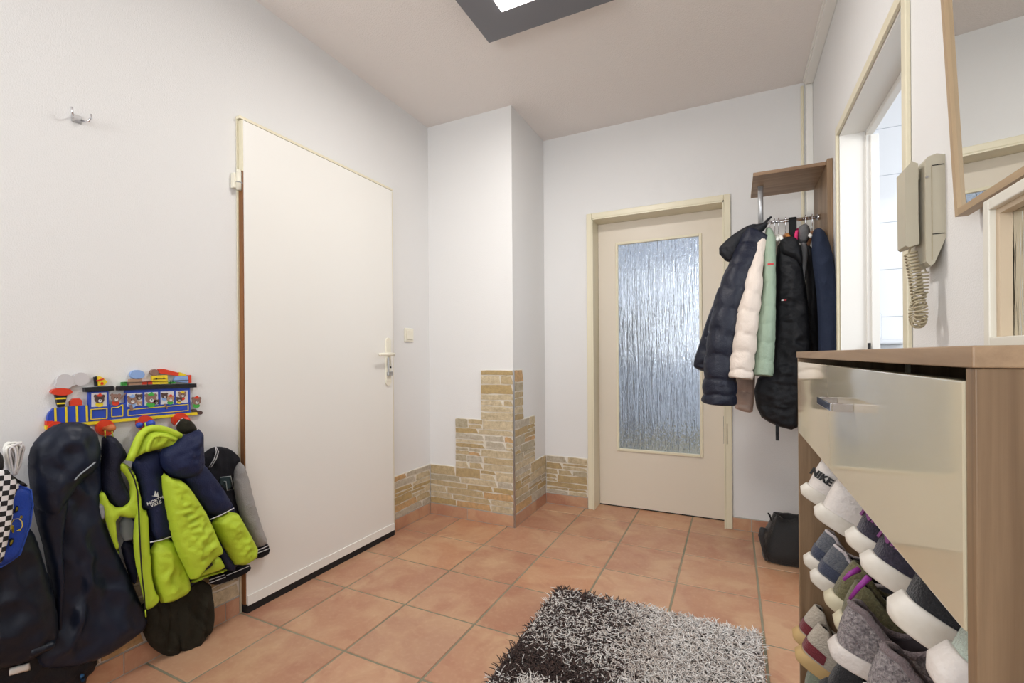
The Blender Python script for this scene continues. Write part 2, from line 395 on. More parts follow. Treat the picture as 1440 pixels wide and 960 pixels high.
mb = MB(); mb.box(XP+.002, XP+.012, YP-.012, YP-.002, 0, .943, 0, .002); struct(mb, 'trim_6', M['steel'])
# tile skirting
def skirt(u0, u1, mp, first, name, n0=0):
    mb = MB(); u = u0; mb.prism([(u0, 0), (u1, 0), (u1, .0745), (u0, .0745)], mp, -0.0005, 0.0075, 0, (1, 1, 1, 1)); w = first
    k = n0
    while u < u1-.005:
        e = min(u+w, u1)
        pts = [(u+.002, .004), (e-.002, .004), (e-.002, .0705), (u+.002, .0705)]
        if e-u > .01: mb.prism(pts, mp, 0.0, 0.0095, 1, pal[k % 6])
        u = e; w = TS; k += 1
    struct(mb, name, [M['skgrout'], M['tile']])
skirt(2.125, YP-.009, mpL, .33, 'baseboard_left'); skirt(-0.4, 1.185, mpL, .2, 'baseboard_left', 2)
skirt(XL+.009, XP+.009, mpP, .28, 'baseboard_chimney', 1); skirt(YP-.009, YB-.009, mpS, .33, 'baseboard_chimney', 3)
skirt(XP+.009, -0.882, mpB, .4, 'baseboard_back', 4); skirt(-0.012, XR-.002, mpB, .10, 'baseboard_back', 0)

# cable trunking along the ceiling corner of the right wall and down the back corner
mb = MB(); mb.box(.358, XR, YR, YB-.045, ZC-.034, ZC, 0, .003); mb.box(.352, .358, YR, YB-.045, ZC-.022, ZC, 0, .001); struct(mb, 'trim_7', M['white'])
mb = MB(); mb.box(.368, XR, YB-.03, YB, 0.08, ZC, 0, .003); struct(mb, 'trim_8', M['white'])
mb = MB(); mb.box(.345, .360, YB-.012, YB, 0.08, ZC-.02, 0, .004); struct(mb, 'trim_14', M['cream'])

# bathroom behind the doorway ------------------------------------------
def tile_wall(name, u0, u1, v0, v1, mp, tw, th, uo=0, vo=0):
    mb = MB(); mb.prism([(u0, v0), (u1, v0), (u1, v1), (u0, v1)], mp, -.05, 0)
    v = vo
    while v < v1:
        u = uo
        while u < u1:
            a, b, c, d = max(u+.0015, u0), min(u+tw-.0015, u1), max(v+.0015, v0), min(v+th-.0015, v1)
            if b-a > .01 and d-c > .01: mb.prism([(a, c), (b, c), (b, d), (a, d)], mp, 0, .003, 1)
            u += tw
        v += th
    struct(mb, name, [M['tilegrout'], M['tilewhite']])
tile_wall('wall_bathroom_back', .51, 2.1, 0, 2.45, lambda u, v, w: (u, 3.03-w, v), .60, .2475, .33, -.018)
tile_wall('wall_bathroom_right', 0.6, 3.0, 0, 2.45, lambda u, v, w: (2.1-w, u, v), .40, .2475, .6, -.018)
mb = MB(); mb.box(.51, 2.1, .5, .6, 0, 2.45); struct(mb, 'wall_bathroom_front', M['wall'])
mb = MB(); mb.box(.51, 2.15, .5, 3.08, 2.45, 2.5); struct(mb, 'ceiling', M['wall'])
# window ledge ceramic washbasin seen at the lower left of the doorway
ws = thing('washbasin', 'white ceramic washbasin on the tiled bathroom wall seen through the doorway', 'washbasin', (.66, 2.84, 1.0))
mb = MB(); mb.tube([(.66, 2.83, .93), (.66, 2.83, .98), (.66, 2.83, 1.04), (.66, 2.83, 1.05)], [.05, .09, .125, .13], 24, ell=1.1); mb.build('basin', M['tilewhite'], ws)
mb = MB(); mb.box(.60, .80, 2.955, 3.026, 1.075, 1.10, 0, .008); mb.build('ledge', M['tilewhite'], ws)
mb = MB(); mb.box(.56, .70, 2.99, 3.026, 1.10, 1.24, 0, .012); mb.build('soap_dispenser', M['tilewhite'], ws)

# bathroom door frame
mb = MB()
t = .011
mb.box(XR-t, XR, OY0-.035, OY0, 0, OZ+.035, 0, .003); mb.box(XR-t, XR, OY1, OY1+.022, 0, OZ+.035, 0, .003); mb.box(XR-t, XR, OY0, OY1, OZ, OZ+.035, 0, .003)
struct(mb, 'trim_9', M['cream'])
mb = MB()
mb.box(XR, XR+.11, OY0, OY0+.006, 0, OZ); mb.box(XR, XR+.11, OY1-.006, OY1, 0, OZ); mb.box(XR, XR+.11, OY0, OY1, OZ-.006, OZ)
mb.box(XR+.085, XR+.11, OY1-.02, OY1-.006, 0, OZ-.006, 0, .003); mb.box(XR+.085, XR+.11, OY0, OY1, OZ-.026, OZ-.006, 0, .003); mb.box(XR+.098, XR+.125, OY1-.03, OY1-.02, 0, OZ-.03, 0, .002)
struct(mb, 'trim_10', M['white_leaf'])
mb = MB(); p = onx(1222, 492, XR+.1); mb.box(XR+.083, XR+.093, OY1-.036, OY1-.030, 1.01, 1.07, 0, .001); struct(mb, 'trim_11', M['black_rubber'])

# back door -------------------------------------------------------------
YD = YB+.12   # leaf front
mb = MB()
cw = .036; a = YB-.015
mb.box(DX0-cw, DX0, a, YB, 0, DZ+cw, 0, .004); mb.box(DX1, DX1+cw, a, YB, 0, DZ+cw, 0, .004); mb.box(DX0, DX1, a, YB, DZ, DZ+cw, 0, .004)
mb.box(DX0-.0, DX0+.008, a, YD+.03, 0, DZ, 0); mb.box(DX1-.008, DX1, a, YD+.03, 0, DZ, 0); mb.box(DX0, DX1, a, YD+.03, DZ-.008, DZ, 0)
struct(mb, 'trim_12', M['cream'])
mb = MB(); mb.box(DX1-.0095, DX1-.0075, YB-.012, YB+.02, .50, .66); mb.box(DX1+.008, DX1+.012, a-.001, a+.002, .50, .62); struct(mb, 'trim_13', M['dark'])
lx0, lx1, lz1 = DX0+.009, DX1-.009, DZ-.009; gx0, gx1, gz0, gz1 = -.712, -.178, .385, 1.785
door = thing('door_1', None, None, ((lx0+lx1)/2, YD, 0)); props(door, kind='structure')
mb = MB()
mb.box(lx0, gx0, YD, YD+.04, .008, lz1); mb.box(gx1, lx1, YD, YD+.04, .008, lz1); mb.box(gx0, gx1, YD, YD+.04, .008, gz0); mb.box(gx0, gx1, YD, YD+.04, gz1, lz1)
mb.build('door_leaf', M['leaf'], door)
mb = MB(); bw = .013
for (x0, x1, z0, z1) in ((gx0-.004, gx0+bw, gz0-.004, gz1+.004), (gx1-bw, gx1+.004, gz0-.004, gz1+.004), (gx0+bw, gx1-bw, gz0-.004, gz0+bw), (gx0+bw, gx1-bw, gz1-bw, gz1+.004)):
    mb.box(x0, x1, YD-.009, YD+.012, z0, z1, 0, .003)
mb.build('glazing_bead', M['cream'], door)
mb = MB(); mb.box(gx0+.002, gx1-.002, YD+.014, YD+.020, gz0+.002, gz1-.002); mb.build('glass_pane', M['glass'], door, label='pane of rippled glass')
mb = MB(); mb.box(lx0, lx1, YD+.002, YD+.035, 0.0, .008); mb.build('door_seal', M['black_rubber'], door)

# room behind the glazed door
mb = MB(); mb.box(-2.3, -1.0, 6.35, 6.45, 0, 2.6); mb.box(.5, 1.2, 6.35, 6.45, 0, 2.6); mb.box(-1.0, .5, 6.35, 6.45, 0, .95); mb.box(-1.0, .5, 6.35, 6.45, 2.25, 2.6); mb.box(-2.4, -2.3, YB+.13, 6.45, 0, 2.6); mb.box(1.2, 1.3, YB+.13, 6.45, 0, 2.6); mb.box(-2.3, XL-.0, YB+.12, YB+.22, 0, 2.6); mb.box(XR+.11, 1.2, YB+.12, YB+.22, 0, 2.6)
struct(mb, 'wall_kitchen', mat('pale blue grey wall', rgb(196, 204, 216), .8))
mb = MB(); mb.box(-2.4, 1.3, YB+.13, 6.45, 2.6, 2.7); struct(mb, 'ceiling', M['wall'])
cb = thing('kitchen_cupboard', 'dark blue-grey cupboard blurred behind the rippled door glass', 'cupboard', (-1.35, 5.2, 0))
mcb = mat('slate cupboard', rgb(62, 72, 84), .5)
mb = MB(); mb.box(-1.95, -1.0, 4.9, 5.4, 0, 1.55, 0, .01); mb.build('body', mcb, cb)
for k in (0, 1):
    mb = MB(); mb.box(-1.93+.47*k, -1.49+.47*k, 4.88, 4.899, .05, 1.52, 0, .004); d = mb.build('door', mcb, cb)
    mb = MB(); mb.box(-1.52+.07*k, -1.505+.07*k, 4.86, 4.879, .8, .95, 0, .004); mb.build('handle', M['steel'], d)

mb = MB()
for a in ((-1.0, -.94), (.44, .5), (-.29, -.21)): mb.box(a[0], a[1], 6.36, 6.42, .95, 2.25, 0, .005)
mb.box(-.94, .44, 6.36, 6.42, .95, 1.01, 0, .005); mb.box(-.94, .44, 6.36, 6.42, 2.19, 2.25, 0, .005); struct(mb, 'window_2', M['white'])

# front (left) door -------------------------------------------------------
d2 = thing('door_2', None, None, (XL, 1.65, 0)); props(d2, kind='structure')
ly0, ly1, lx = 1.200, 2.092, XL+.030
mb = MB(); mb.box(XL+.004, lx, ly0, ly1, .035, 1.985, 0, .0015); mb.build('door_leaf', M['white_leaf'], d2)
mb = MB(); mb.box(XL+.002, lx-.002, ly0-.005, ly0-.0002, .035, 1.78); mb.build('veneer_edge', M['brown_edge'], d2, label='bare brown wooden edge')
mb = MB(); mb.box(XL+.002, lx-.002, ly0-.005, ly0-.0002, 1.78, 1.985); mb.build('veneer_edge', M['cream'], d2)
mb = MB(); mb.box(XL+.0, XL+.006, ly0-.011, ly0-.005, .0, 1.998); mb.box(XL+.0, XL+.026, ly0-.012, ly1+.012, 1.989, 2.0); mb.box(XL, XL+.010, ly1+.004, ly1+.028, 0, 1.99); mb.build('door_frame', M['cream'], d2)
mb = MB(); mb.box(lx, lx+.006, ly0+.002, ly1-.002, .03, .07, 0, .001)
for q in (.04, .25, .47, .7, .88): mb.cyl((lx+.0065, ly0+q, .052), 0, .0035, .002, 8)
mb.build('draught_strip', M['white'], d2)
mb = MB(); mb.box(XL+.002, lx+.004, ly0, ly1, 0.0, .032); mb.build('brush_seal', M['black_rubber'], d2, label='black brush seal')
mb = MB()
mb.tube([(lx-.008, ly0-.016, 1.70), (lx-.008, ly0-.016, 1.77)], .0095, 14); mb.box(XL, lx-.01, ly0-.035, ly0-.016, 1.705, 1.765, 0, .003); mb.sphere((lx-.008, ly0-.016, 1.772), .0095, n=6)
h = mb.build('hinge', M['cream_plastic'], d2); mb = MB(); mb.box(lx-.018, lx+.002, ly0-.027, ly0-.006, 1.727, 1.731); mb.build('hinge_joint', M['steel'], h)
hy = 2.045
mb = MB(); mb.box(lx, lx+.010, hy-.022, hy+.022, .885, 1.115, 0, .004); mb.cyl((lx+.0045, hy, .886), 0, .0215, .009, 20); mb.cyl((lx+.0045, hy, 1.114), 0, .0215, .009, 20)
hp = mb.build('handle_plate', M['cream_plastic'], d2)
mb = MB(); mb.tube([(lx+.01, hy, 1.04), (lx+.045, hy, 1.04)], .009, 12); mb.tube([(lx+.045, hy+.006, 1.04), (lx+.047, hy-.03, 1.042), (lx+.047, hy-.115, 1.04)], [.010, .0105, .008], 12, ell=.8); mb.sphere((lx+.047, hy-.115, 1.04), .008, n=6)
mb.build('door_handle', M['cream_plastic'], d2)
mb = MB(); mb.box(lx+.010, lx+.018, hy-.014, hy-.004, .92, 1.025, 0, .002); mb.box(lx+.010, lx+.026, hy-.020, hy+.020, .922, .944, 0, .003); mb.build('lock_bolt', M['steel'], d2, label='steel lock bolt')
mb = MB(); mb.cyl((lx+.0115, hy+.013, .968), 0, .005, .004, 10); mb.build('keyhole', M['black_rubber'], d2)

# ================================================================== THINGS
# ceiling lamp
lmp = thing('ceiling_lamp', 'square dark grey flat ceiling lamp with a glowing centre', 'lamp', (-.72, 1.58, ZC))
mg = mat('anthracite lamp panel', rgb(112, 112, 118), .45)
mb = MB(); mb.box(-1.01, -.42, 1.285, 1.875, 2.475, 2.495, 0, .003); mb.build('panel', mg, lmp)
mb = MB(); mb.box(-.92, -.51, 1.37, 1.79, 2.495, ZC, 0, .003); mb.build('ceiling_mount', mg, lmp)
mb = MB(); mb.box(-.865, -.565, 1.43, 1.72, 2.467, 2.475, 0, .002); mb.build('diffuser', mat('glowing diffuser', (1, 1, 1, 1), .5, emit=((1, .96, .9, 1), 5)), lmp)
la = area('ceiling_lamp_light', (-.715, 1.575, 2.464), (0, 0, 0), .28, .28, LAMP_POWER, (1.0, .965, .92)); la.parent = lmp; la.matrix_parent_inverse = WORLD[lmp.name].inverted()

# wall hook
hk = thing('wall_hook', 'small double metal coat hook high on the left wall', 'hook', (XL, .688, 1.76))
mb = MB(); mb.box(XL, XL+.004, .676, .700, 1.748, 1.772, 0, .001); mb.build('back_plate', M['steel'], hk)
for s in (-1, 1):
    mb = MB(); y = .688+.011*s; mb.tube([(XL+.004, y, 1.760), (XL+.018, y+.004*s, 1.754), (XL+.030, y+.008*s, 1.756), (XL+.034, y+.011*s, 1.766), (XL+.034, y+.012*s, 1.777)], .0028, 8)
    mb.build('prong', M['chrome'], hk)
# light switch
sw = thing('light_switch', 'cream square light switch on the wall right of the entrance door', 'switch', (XL, 2.27, 1.16))
mb = MB(); mb.box(XL, XL+.009, 2.228, 2.312, 1.118, 1.202, 0, .004); mb.build('surround', M['cream_plastic'], sw)
mb = MB(); mb.box(XL+.009, XL+.015, 2.242, 2.298, 1.132, 1.188, 0, .003); mb.build('rocker', M['cream_plastic'], sw)

# ---------------------------------------------------------------- shoe cabinet
CX0, CX1, CY0, CY1, CT = .160, .398, .452, 1.488, 1.035
cab = thing('shoe_cabinet', 'oak shoe cabinet with a glossy cream drawer above open shoe shelves', 'cabinet', (.28, .97, 0))
mb = MB(); mb.box(CX0-.002, CX1, CY0-.002, CY1+.004, CT-.0165, CT, 0, .0012); mb.build('top_board', M['oak_y'], cab)
mb = MB(); mb.box(CX0, CX1, CY0, CY0+.0155, 0, CT-.0168, 0, .001); mb.build('side_panel', M['oak_z'], cab)
mb = MB(); mb.box(CX0, CX1, CY1-.0155, CY1, 0, CT-.0168, 0, .001); mb.build('side_panel', M['oak_z'], cab)
mb = MB(); mb.box(CX1-.003, CX1, CY0+.016, CY1-.016, .03, CT-.017); mb.build('back_panel', M['oak_z'], cab)
mb = MB(); mb.box(CX0+.01, CX1-.007, CY0+.016, CY1-.016, .03, .045); mb.build('bottom_board', M['oak_y'], cab)
dr = None
mb = MB(); mb.box(CX0-.001, CX0+.015, CY0+.0175, CY1-.0175, .815, 1.008, 0, .0015); dr = mb.build('drawer', M['gloss_cream'], cab, label='glossy cream drawer front')
mb = MB(); mb.box(CX0+.02, CX1-.02, CY0+.03, CY1-.03, .83, .98); mb.build('drawer_box', M['oak_y'], cab)
hz = .949
mb = MB(); mb.box(.130, .1335, .826, .946, hz-.006, hz+.006, 0, .0008); mb.box(.1335, CX0-.001, .826, .8295, hz-.006, hz+.006, 0, .0006); mb.box(.1335, CX0-.001, .9425, .946, hz-.006, hz+.006, 0, .0006)
mb.build('handle', M['chrome'], dr, label='chrome bar handle')
TILT = 0.50
ROWS = (.722, .505, .270, .062)
for rz in ROWS[:3]:
    mb = MB(); L_ = .235; th = .010
    for k in range(4):
        a = .062+k*.045; x = CX0+.012+a*math.cos(TILT); z = rz-.026-a*math.sin(TILT)
        mb.box(x, x+.020, CY0+.016, CY1-.016, z-.016, z-.005, 0, .002)
    mb.build('slatted_shelf', M['light_oak_y'], cab)

# ---------------------------------------------------------------- shoes
def fabric(name, c, c2=None, sc=350, b=.5, rough=.85, sheen=.2):
    return mat(name, c, rough, bump=(sc, b, 2), sheen=sheen, vary=(sc*.5, c2, .9) if c2 else None)
def shoe(name, label, loc, upper, sole, lining, group=None, collar=None, hh=.068, sole_h=.030, hw=.036, L=.242, scale=1.0, laces=None, tabtext=None, tabmat=None, rot=0.0, tilt=TILT, band=None, dip=.46, cw_=.0045):
    root = bpy.data.objects.new(name, None); COL.objects.link(root); root.empty_display_size = .05
    props(root, label, 'shoe', group); root.location = loc; root.rotation_euler = (0, tilt, rot)
    NA = 56
    def outline(k):
        t = 2*PI*k/NA; x = L*(.5-.5*math.cos(t)); s = math.sin(t)
        u = x/L; wdt = hw*(1.0+.28*math.sin(PI*max(0, u-.25)/.9) if u > .25 else 1.0)
        y = wdt*math.copysign(abs(s)**.55, s)
        return x, y+.006*math.sin(PI*u)*(1 if u > .3 else u/.3)
    O = [outline(k) for k in range(NA)]
    cx = L*.5
    # sole
    mb = MB(); rings = []
    rise = lambda x: .010*max(0, (x/L-.7)/.3)**2
    for (sc, z, add) in ((.93, 0, 0), (.97, .0012, 0), (.985, .004, 0), (1.0, sole_h*.45, 0), (.995, sole_h*.9, 0), (.985, sole_h*.98, 0), (.97, sole_h, 0), (.9, sole_h, 0)):
        rings.append([(cx+(x-cx)*sc-(.004 if 0.3 < z/sole_h < .9 and x < .03 else 0), y*sc, z+rise(x)) for x, y in O])
    vs = [p for r in rings for p in r]; fs = []
    for i in range(len(rings)-1):
        for k in range(NA): fs.append((i*NA+k, i*NA+(k+1) % NA, (i+1)*NA+(k+1) % NA, (i+1)*NA+k))
    fs.append(tuple(range(NA))[::-1]); fs.append(tuple(range((len(rings)-1)*NA, len(rings)*NA)))
    mb.add(vs, fs, 0, None, True); mb.build('sole', sole, root, local=True)
    # upper
    NT = 12; up = []; ccx = .082; cr = .076
    for i in range(NT+1):
        t = i/NT; ring = []
        for k in range(NA):
            x, y = O[k]; z0 = sole_h-.002+rise(x)
            ang = 2*PI*k/NA; qx = ccx-cr*math.cos(ang); qy = hw*.80*math.sin(ang)
            front = .5-.5*math.cos(ang)
            zt = sole_h+hh*(1.0 if front < .12 else (1.0-dip*math.sin(PI*min(1, (front-.12)/.75))))+(.012*front**2)
            qx += -.004 if front < .2 else 0
            if front > .6: ex, ey, ez = x*.99, y*.95, z0+(.030+.01*(1-front))
            else: ex, ey, ez = x-.001, y*1.0, z0+hh*.5
            a, b, c = (1-t)**2, 2*t*(1-t), t*t
            px = a*(.006+x*.955)+b*ex+c*qx; py = a*y*.93+b*ey+c*qy; pz = a*z0+b*ez+c*zt
            ring.append((px, py, pz))
        up.append(ring)
    mb = MB(); vs = [p for r in up for p in r]; fs = []
    for i in range(NT):
        for k in range(NA): fs.append((i*NA+k, i*NA+(k+1) % NA, (i+1)*NA+(k+1) % NA, (i+1)*NA+k))
    mb.add(vs, fs, 0, None, True)
    u_o = mb.build('upper', upper, root, local=True)
    # padded collar ring
    path = up[-1]+[up[-1][0]]
    mb = MB(); n = len(up[-1]); vs = []; fs = []
    cc = Vector((ccx, 0, 0))
    for k in range(n):
        p = Vector(up[-1][k]); q = Vector(up[-1][(k+1) % n]); d = Vector((ccx-p.x, -p.y, 0)).normalized()
        for j in range(6):
            a = 2*PI*j/6; vs.append(p+d*(cw_*math.cos(a)+.003)+Vector((0, 0, cw_*math.sin(a))))
    for k in range(n):
        for j in range(6): fs.append((k*6+j, ((k+1) % n)*6+j, ((k+1) % n)*6+(j+1) % 6, k*6+(j+1) % 6))
    mb.add(vs, fs, 0, None, True); mb.build('collar', collar or lining, root, local=True)
    # lining: inner bowl
    mb = MB(); rings = []
    for (s, dz) in ((.90, 0), (.86, -.02), (.84, -.05), (.7, -.062)):
        rings.append([(ccx+(p[0]-ccx)*s, p[1]*s, max(sole_h+.004, p[2]+dz)) for p in up[-1]])
    vs = [p for r in rings for p in r]; fs = []
    for i in range(3):
        for k in range(NA): fs.append((i*NA+k, i*NA+(k+1) % NA, (i+1)*NA+(k+1) % NA, (i+1)*NA+k))
    fs.append(tuple(range(3*NA, 4*NA)))
    mb.add(vs, fs, 0, None, True); mb.build('lining', lining, root, local=True)
    if band:   # heel counter patch following the upper
        mb = MB(); vs = []; fs = []; ks = [(k-8) % NA for k in range(17)]
        rows_ = (1, 2, 3, 4, 5) if band[1] == 'low' else (3, 4, 5, 6, 7, 8)
        for i in rows_:
            for k in ks:
                p = Vector(up[i][k]); o = Vector((p.x-.05, p.y, 0)).normalized()*.0018; vs.append(p+o)
        w_ = len(ks)
        for i in range(len(rows_)-1):
            for k in range(w_-1): fs.append((i*w_+k, i*w_+k+1, (i+1)*w_+k+1, (i+1)*w_+k))
        mb.add(vs, fs, 0, None, True); mb.build('heel_counter', band[0], root, local=True)
    # tongue and laces on the front
    mb = MB(); tg = [(.150, 0, sole_h+hh+.012), (.165, 0, sole_h+hh-.004), (.19, 0, sole_h+.052)]
    mb.tube(tg, [.016, .020, .018], 10, ell=1.0, up=(0, 1, 0)); 
    for i in range(len(mb.v)): x, y, z = mb.v[i]; mb.v[i] = (x, y, z)
    if laces:
        mb = MB()
        for q in range(4):
            x = .158+q*.016; z = sole_h+hh*.93-q*.009
            mb.tube([(x, -.018, z-.006), (x+.003, 0, z+.004), (x, .018, z-.006)], .0022, 6)
        mb.build('laces', laces, root, local=True)
    if tabtext:
        ka = NA-4; p = Vector(up[3][ka]); p2 = Vector(up[6][ka]); rgt = (Vector(up[4][NA-7])-Vector(up[4][0])).normalized(); u_ = (p2-p).normalized(); u_ = (u_-rgt*u_.dot(rgt)).normalized(); nn = rgt.cross(u_)
        c = (p+p2)/2+nn*.0015
        mt = Matrix(((rgt.x, u_.x, nn.x, c.x), (rgt.y, u_.y, nn.y, c.y), (rgt.z, u_.z, nn.z, c.z), (0, 0, 0, 1)))
        text_obj('lettering', tabtext[0], tabtext[2], tabtext[1], mt, root, True, ext=.0022, bold=.0006)
    return root
mW = fabric('white leather', rgb(216, 208, 202), sc=120, b=.25, rough=.5, sheen=0); mWs = mat('white rubber sole', rgb(228, 222, 214), .5, vary=(25, rgb(190, 180, 160), .5))
mNavy = fabric('dark plum mesh', rgb(52, 46, 62), rgb(38, 34, 48)); mBlk = fabric('black mesh', rgb(30, 30, 34)); mDark = mat('dark shoe lining', rgb(42, 38, 40), .9)
mGrey = fabric('slate grey mesh', rgb(104, 106, 112), rgb(80, 84, 94)); mOl = fabric('olive nylon', rgb(112, 106, 74), rgb(92, 88, 60)); mKnit = fabric('melange knit', rgb(182, 172, 172), rgb(96, 86, 90), sc=420, b=.9)
mKnitC = fabric('mauve grey padding', rgb(122, 108, 110)); mBe = fabric('beige suede', rgb(176, 166, 152), sc=200); mRed = fabric('dark red suede', rgb(112, 34, 44)); mGum = mat('gum sole', rgb(196, 164, 112), .6)
mMint = fabric('pale mint mesh', rgb(176, 186, 174)); mPurp = mat('purple print', rgb(126, 62, 118), .6); mBlackInk = mat('black ink', rgb(22, 22, 24), .6); mGreenS = fabric('grey green suede', rgb(120, 128, 112)); mOr = mat('orange rubber', rgb(196, 122, 52), .6)
mCreamS = mat('cream sole', rgb(212, 204, 178), .6, vary=(30, rgb(180, 170, 140), .5)); mSilver = fabric('silver overlay', rgb(196, 186, 188), sc=300, rough=.4); mNavyP = fabric('navy panel', rgb(58, 64, 84))
SG = 'shoes on the cabinet shelves'
r1, r2, r3, r4 = ROWS
shoe('sneaker', 'white sneaker with black heel lettering, farthest on the top shelf', (.132, 1.215, r1-.006), mW, mWs, mDark, SG, collar=mW, hh=.085, sole_h=.028, tabtext=('NIKE', mBlackInk, .022))
shoe('sneaker', 'plain white padded sneaker between the lettered white one and the plum pair', (.137, 1.06, r1-.006), mW, mWs, mDark, SG, collar=mW, hh=.085, sole_h=.028)
shoe('sneaker', 'dark plum sneaker with purple heel letters, next to the plain white sneaker', (.156, .885, r1+.010), mNavy, mWs, mDark, SG, hh=.085, sole_h=.028, tabtext=('NIKE', mPurp, .022))
shoe('sneaker', 'dark plum sneaker with purple heel letters, next to the black sneaker', (.156, .79, r1+.010), mNavy, mWs, mDark, SG, hh=.085, sole_h=.028, tabtext=('NIKE', mPurp, .022))
shoe('sneaker', 'black sneaker with a thick stained white sole under the drawer', (.156, .665, r1+.006), mBlk, mWs, mDark, SG, hh=.085, sole_h=.034)
shoe('sneaker', 'pale mint sneaker with a clean white sole nearest the cabinet side panel', (.158, .55, r1+.010), mMint, mW, mDark, SG, collar=mMint, hh=.085, sole_h=.036)
shoe('sneaker', 'grey and silver sneaker farthest along the middle shelf', (.153, 1.36, r2), mGrey, mWs, mDark, SG, collar=mSilver, hh=.07, band=(mNavyP, 'low'))
shoe('sneaker', 'grey and silver sneaker standing beside the olive sneakers', (.155, 1.265, r2), mGrey, mWs, mDark, SG, collar=mSilver, hh=.07, band=(mNavyP, 'low'))
shoe('sneaker', 'olive sneaker with cream sole beside the grey and silver pair', (.166, 1.155, r2+.005), mOl, mCreamS, mDark, SG, collar=mOl, hh=.075, sole_h=.03)
shoe('sneaker', 'olive sneaker with cream sole and open collar beside the grey knitted pair', (.168, 1.06, r2+.005), mOl, mCreamS, mDark, SG, collar=mOl, hh=.066, sole_h=.03, dip=.5, tilt=.36, L=.23)
shoe('sneaker', 'grey knitted slip-on sneaker with white sole, the farther of the knitted pair', (.146, .965, r2), mKnit, mW, mat('mauve grey lining', rgb(84, 74, 77), .9), SG, collar=mKnitC, hh=.070, sole_h=.030, hw=.039, dip=.50, cw_=.0065, tilt=.30, L=.226)
shoe('sneaker', 'grey knitted slip-on sneaker with white sole, the nearer of the knitted pair', (.162, .84, r2), mKnit, mW, mat('mauve grey lining', rgb(84, 74, 77), .9), SG, collar=mKnitC, hh=.070, sole_h=.030, hw=.039, dip=.50, cw_=.0065, tilt=.30, L=.226)
shoe('sneaker', 'beige and dark red sneaker with gum sole at the far end of the lower shelf', (.135, 1.435, r3+.004), mBe, mGum, mDark, SG, collar=mBe, hh=.075, band=(mRed, 'low'), dip=.62)
shoe('sneaker', 'beige and dark red sneaker with gum sole, the nearer of the beige pair', (.132, 1.35, r3), mBe, mGum, mDark, SG, collar=mBe, hh=.075, band=(mRed, 'low'), dip=.62)
shoe('sneaker', 'black sneaker in the shade of the lower shelf beside the beige pair', (.168, 1.235, r3), mBlk, mBlk, mDark, SG, collar=mBlk, hh=.065)
shoe('sneaker', 'grey green suede shoe with orange trim on the cabinet bottom', (.150, 1.42, r4+.065), mGreenS, mOr, mDark, SG, collar=mGreenS, hh=.06, tilt=.28)
# purple pull laces hanging from the plum sneaker
for (a, b, c, lb) in (((1208, 800), (1196, 806), (1186, 815), 'short purple shoelace end hanging left above the knitted sneaker'), ((1222, 811), (1207, 826), (1195, 842), 'long purple shoelace end hanging right above the knitted sneaker')):
    mb = MB(); P = [onx(*a, .185), onx(*b, .172), onx(*c, .162)]; mb.tube(P, [.0045, .0035, .0022], 8)
    o = mb.build('shoelace', mat('purple cord', rgb(140, 44, 140), .5)); props(o, lb, 'shoelace')

# black bag on the floor behind the cabinet
bg = thing('floor_bag', 'slumped black bag on the floor tiles between cabinet and back wall', 'bag', (.22, 2.66, 0))
mBag = fabric('black nylon', rgb(26, 26, 28), sc=160, b=.4, rough=.6)
def bag_mesh():
    mb = MB(); rings = []; NA = 32
    for i, (z, sx, sy) in enumerate(((.001, .095, .085), (.012, .112, .10), (.06, .115, .10), (.11, .105, .092), (.16, .088, .078), (.20, .075, .06), (.222, .068, .042), (.215, .05, .028), (.17, .045, .024))):
        r = []
        for k in range(NA):
            t = 2*PI*k/NA; e = .55; cxs = math.copysign(abs(math.cos(t))**e, math.cos(t)); sns = math.copysign(abs(math.sin(t))**e, math.sin(t))
            dd = 1+.07*nz(3*math.cos(t)+4, 3*math.sin(t), z*14)*(1+z*5)
            r.append((.235+sx*cxs*dd+z*.05, 2.67+sy*sns*dd, z+(.018*nz(2.5*math.cos(t), 2.5*math.sin(t)+7) if z > .1 else 0)))
        rings.append(r)
    vs = [p for r in rings for p in r]; n = len(rings); fs = [(i*NA+k, i*NA+(k+1) % NA, (i+1)*NA+(k+1) % NA, (i+1)*NA+k) for i in range(n-1) for k in range(NA)]
    fs.append(tuple(range(NA))[::-1]); fs.append(tuple(range((n-1)*NA, n*NA))); mb.add(vs, fs, 0, None, True); return mb
bag_mesh().build('body', mBag, bg)
mb = MB(); mb.tube([(.15, 2.60, .155), (.125, 2.565, .165), (.118, 2.56, .14), (.128, 2.568, .07), (.14, 2.565, .02)], [.010, .016, .014, .008, .007], 10); mb.build('strap', mBag, bg)
mb = MB(); mb.tube([(.165, 2.62, .20), (.160, 2.62, .225), (.152, 2.62, .236), (.163, 2.62, .212)], .0035, 8); mb.build('zip_pull', M['black_rubber'], bg)

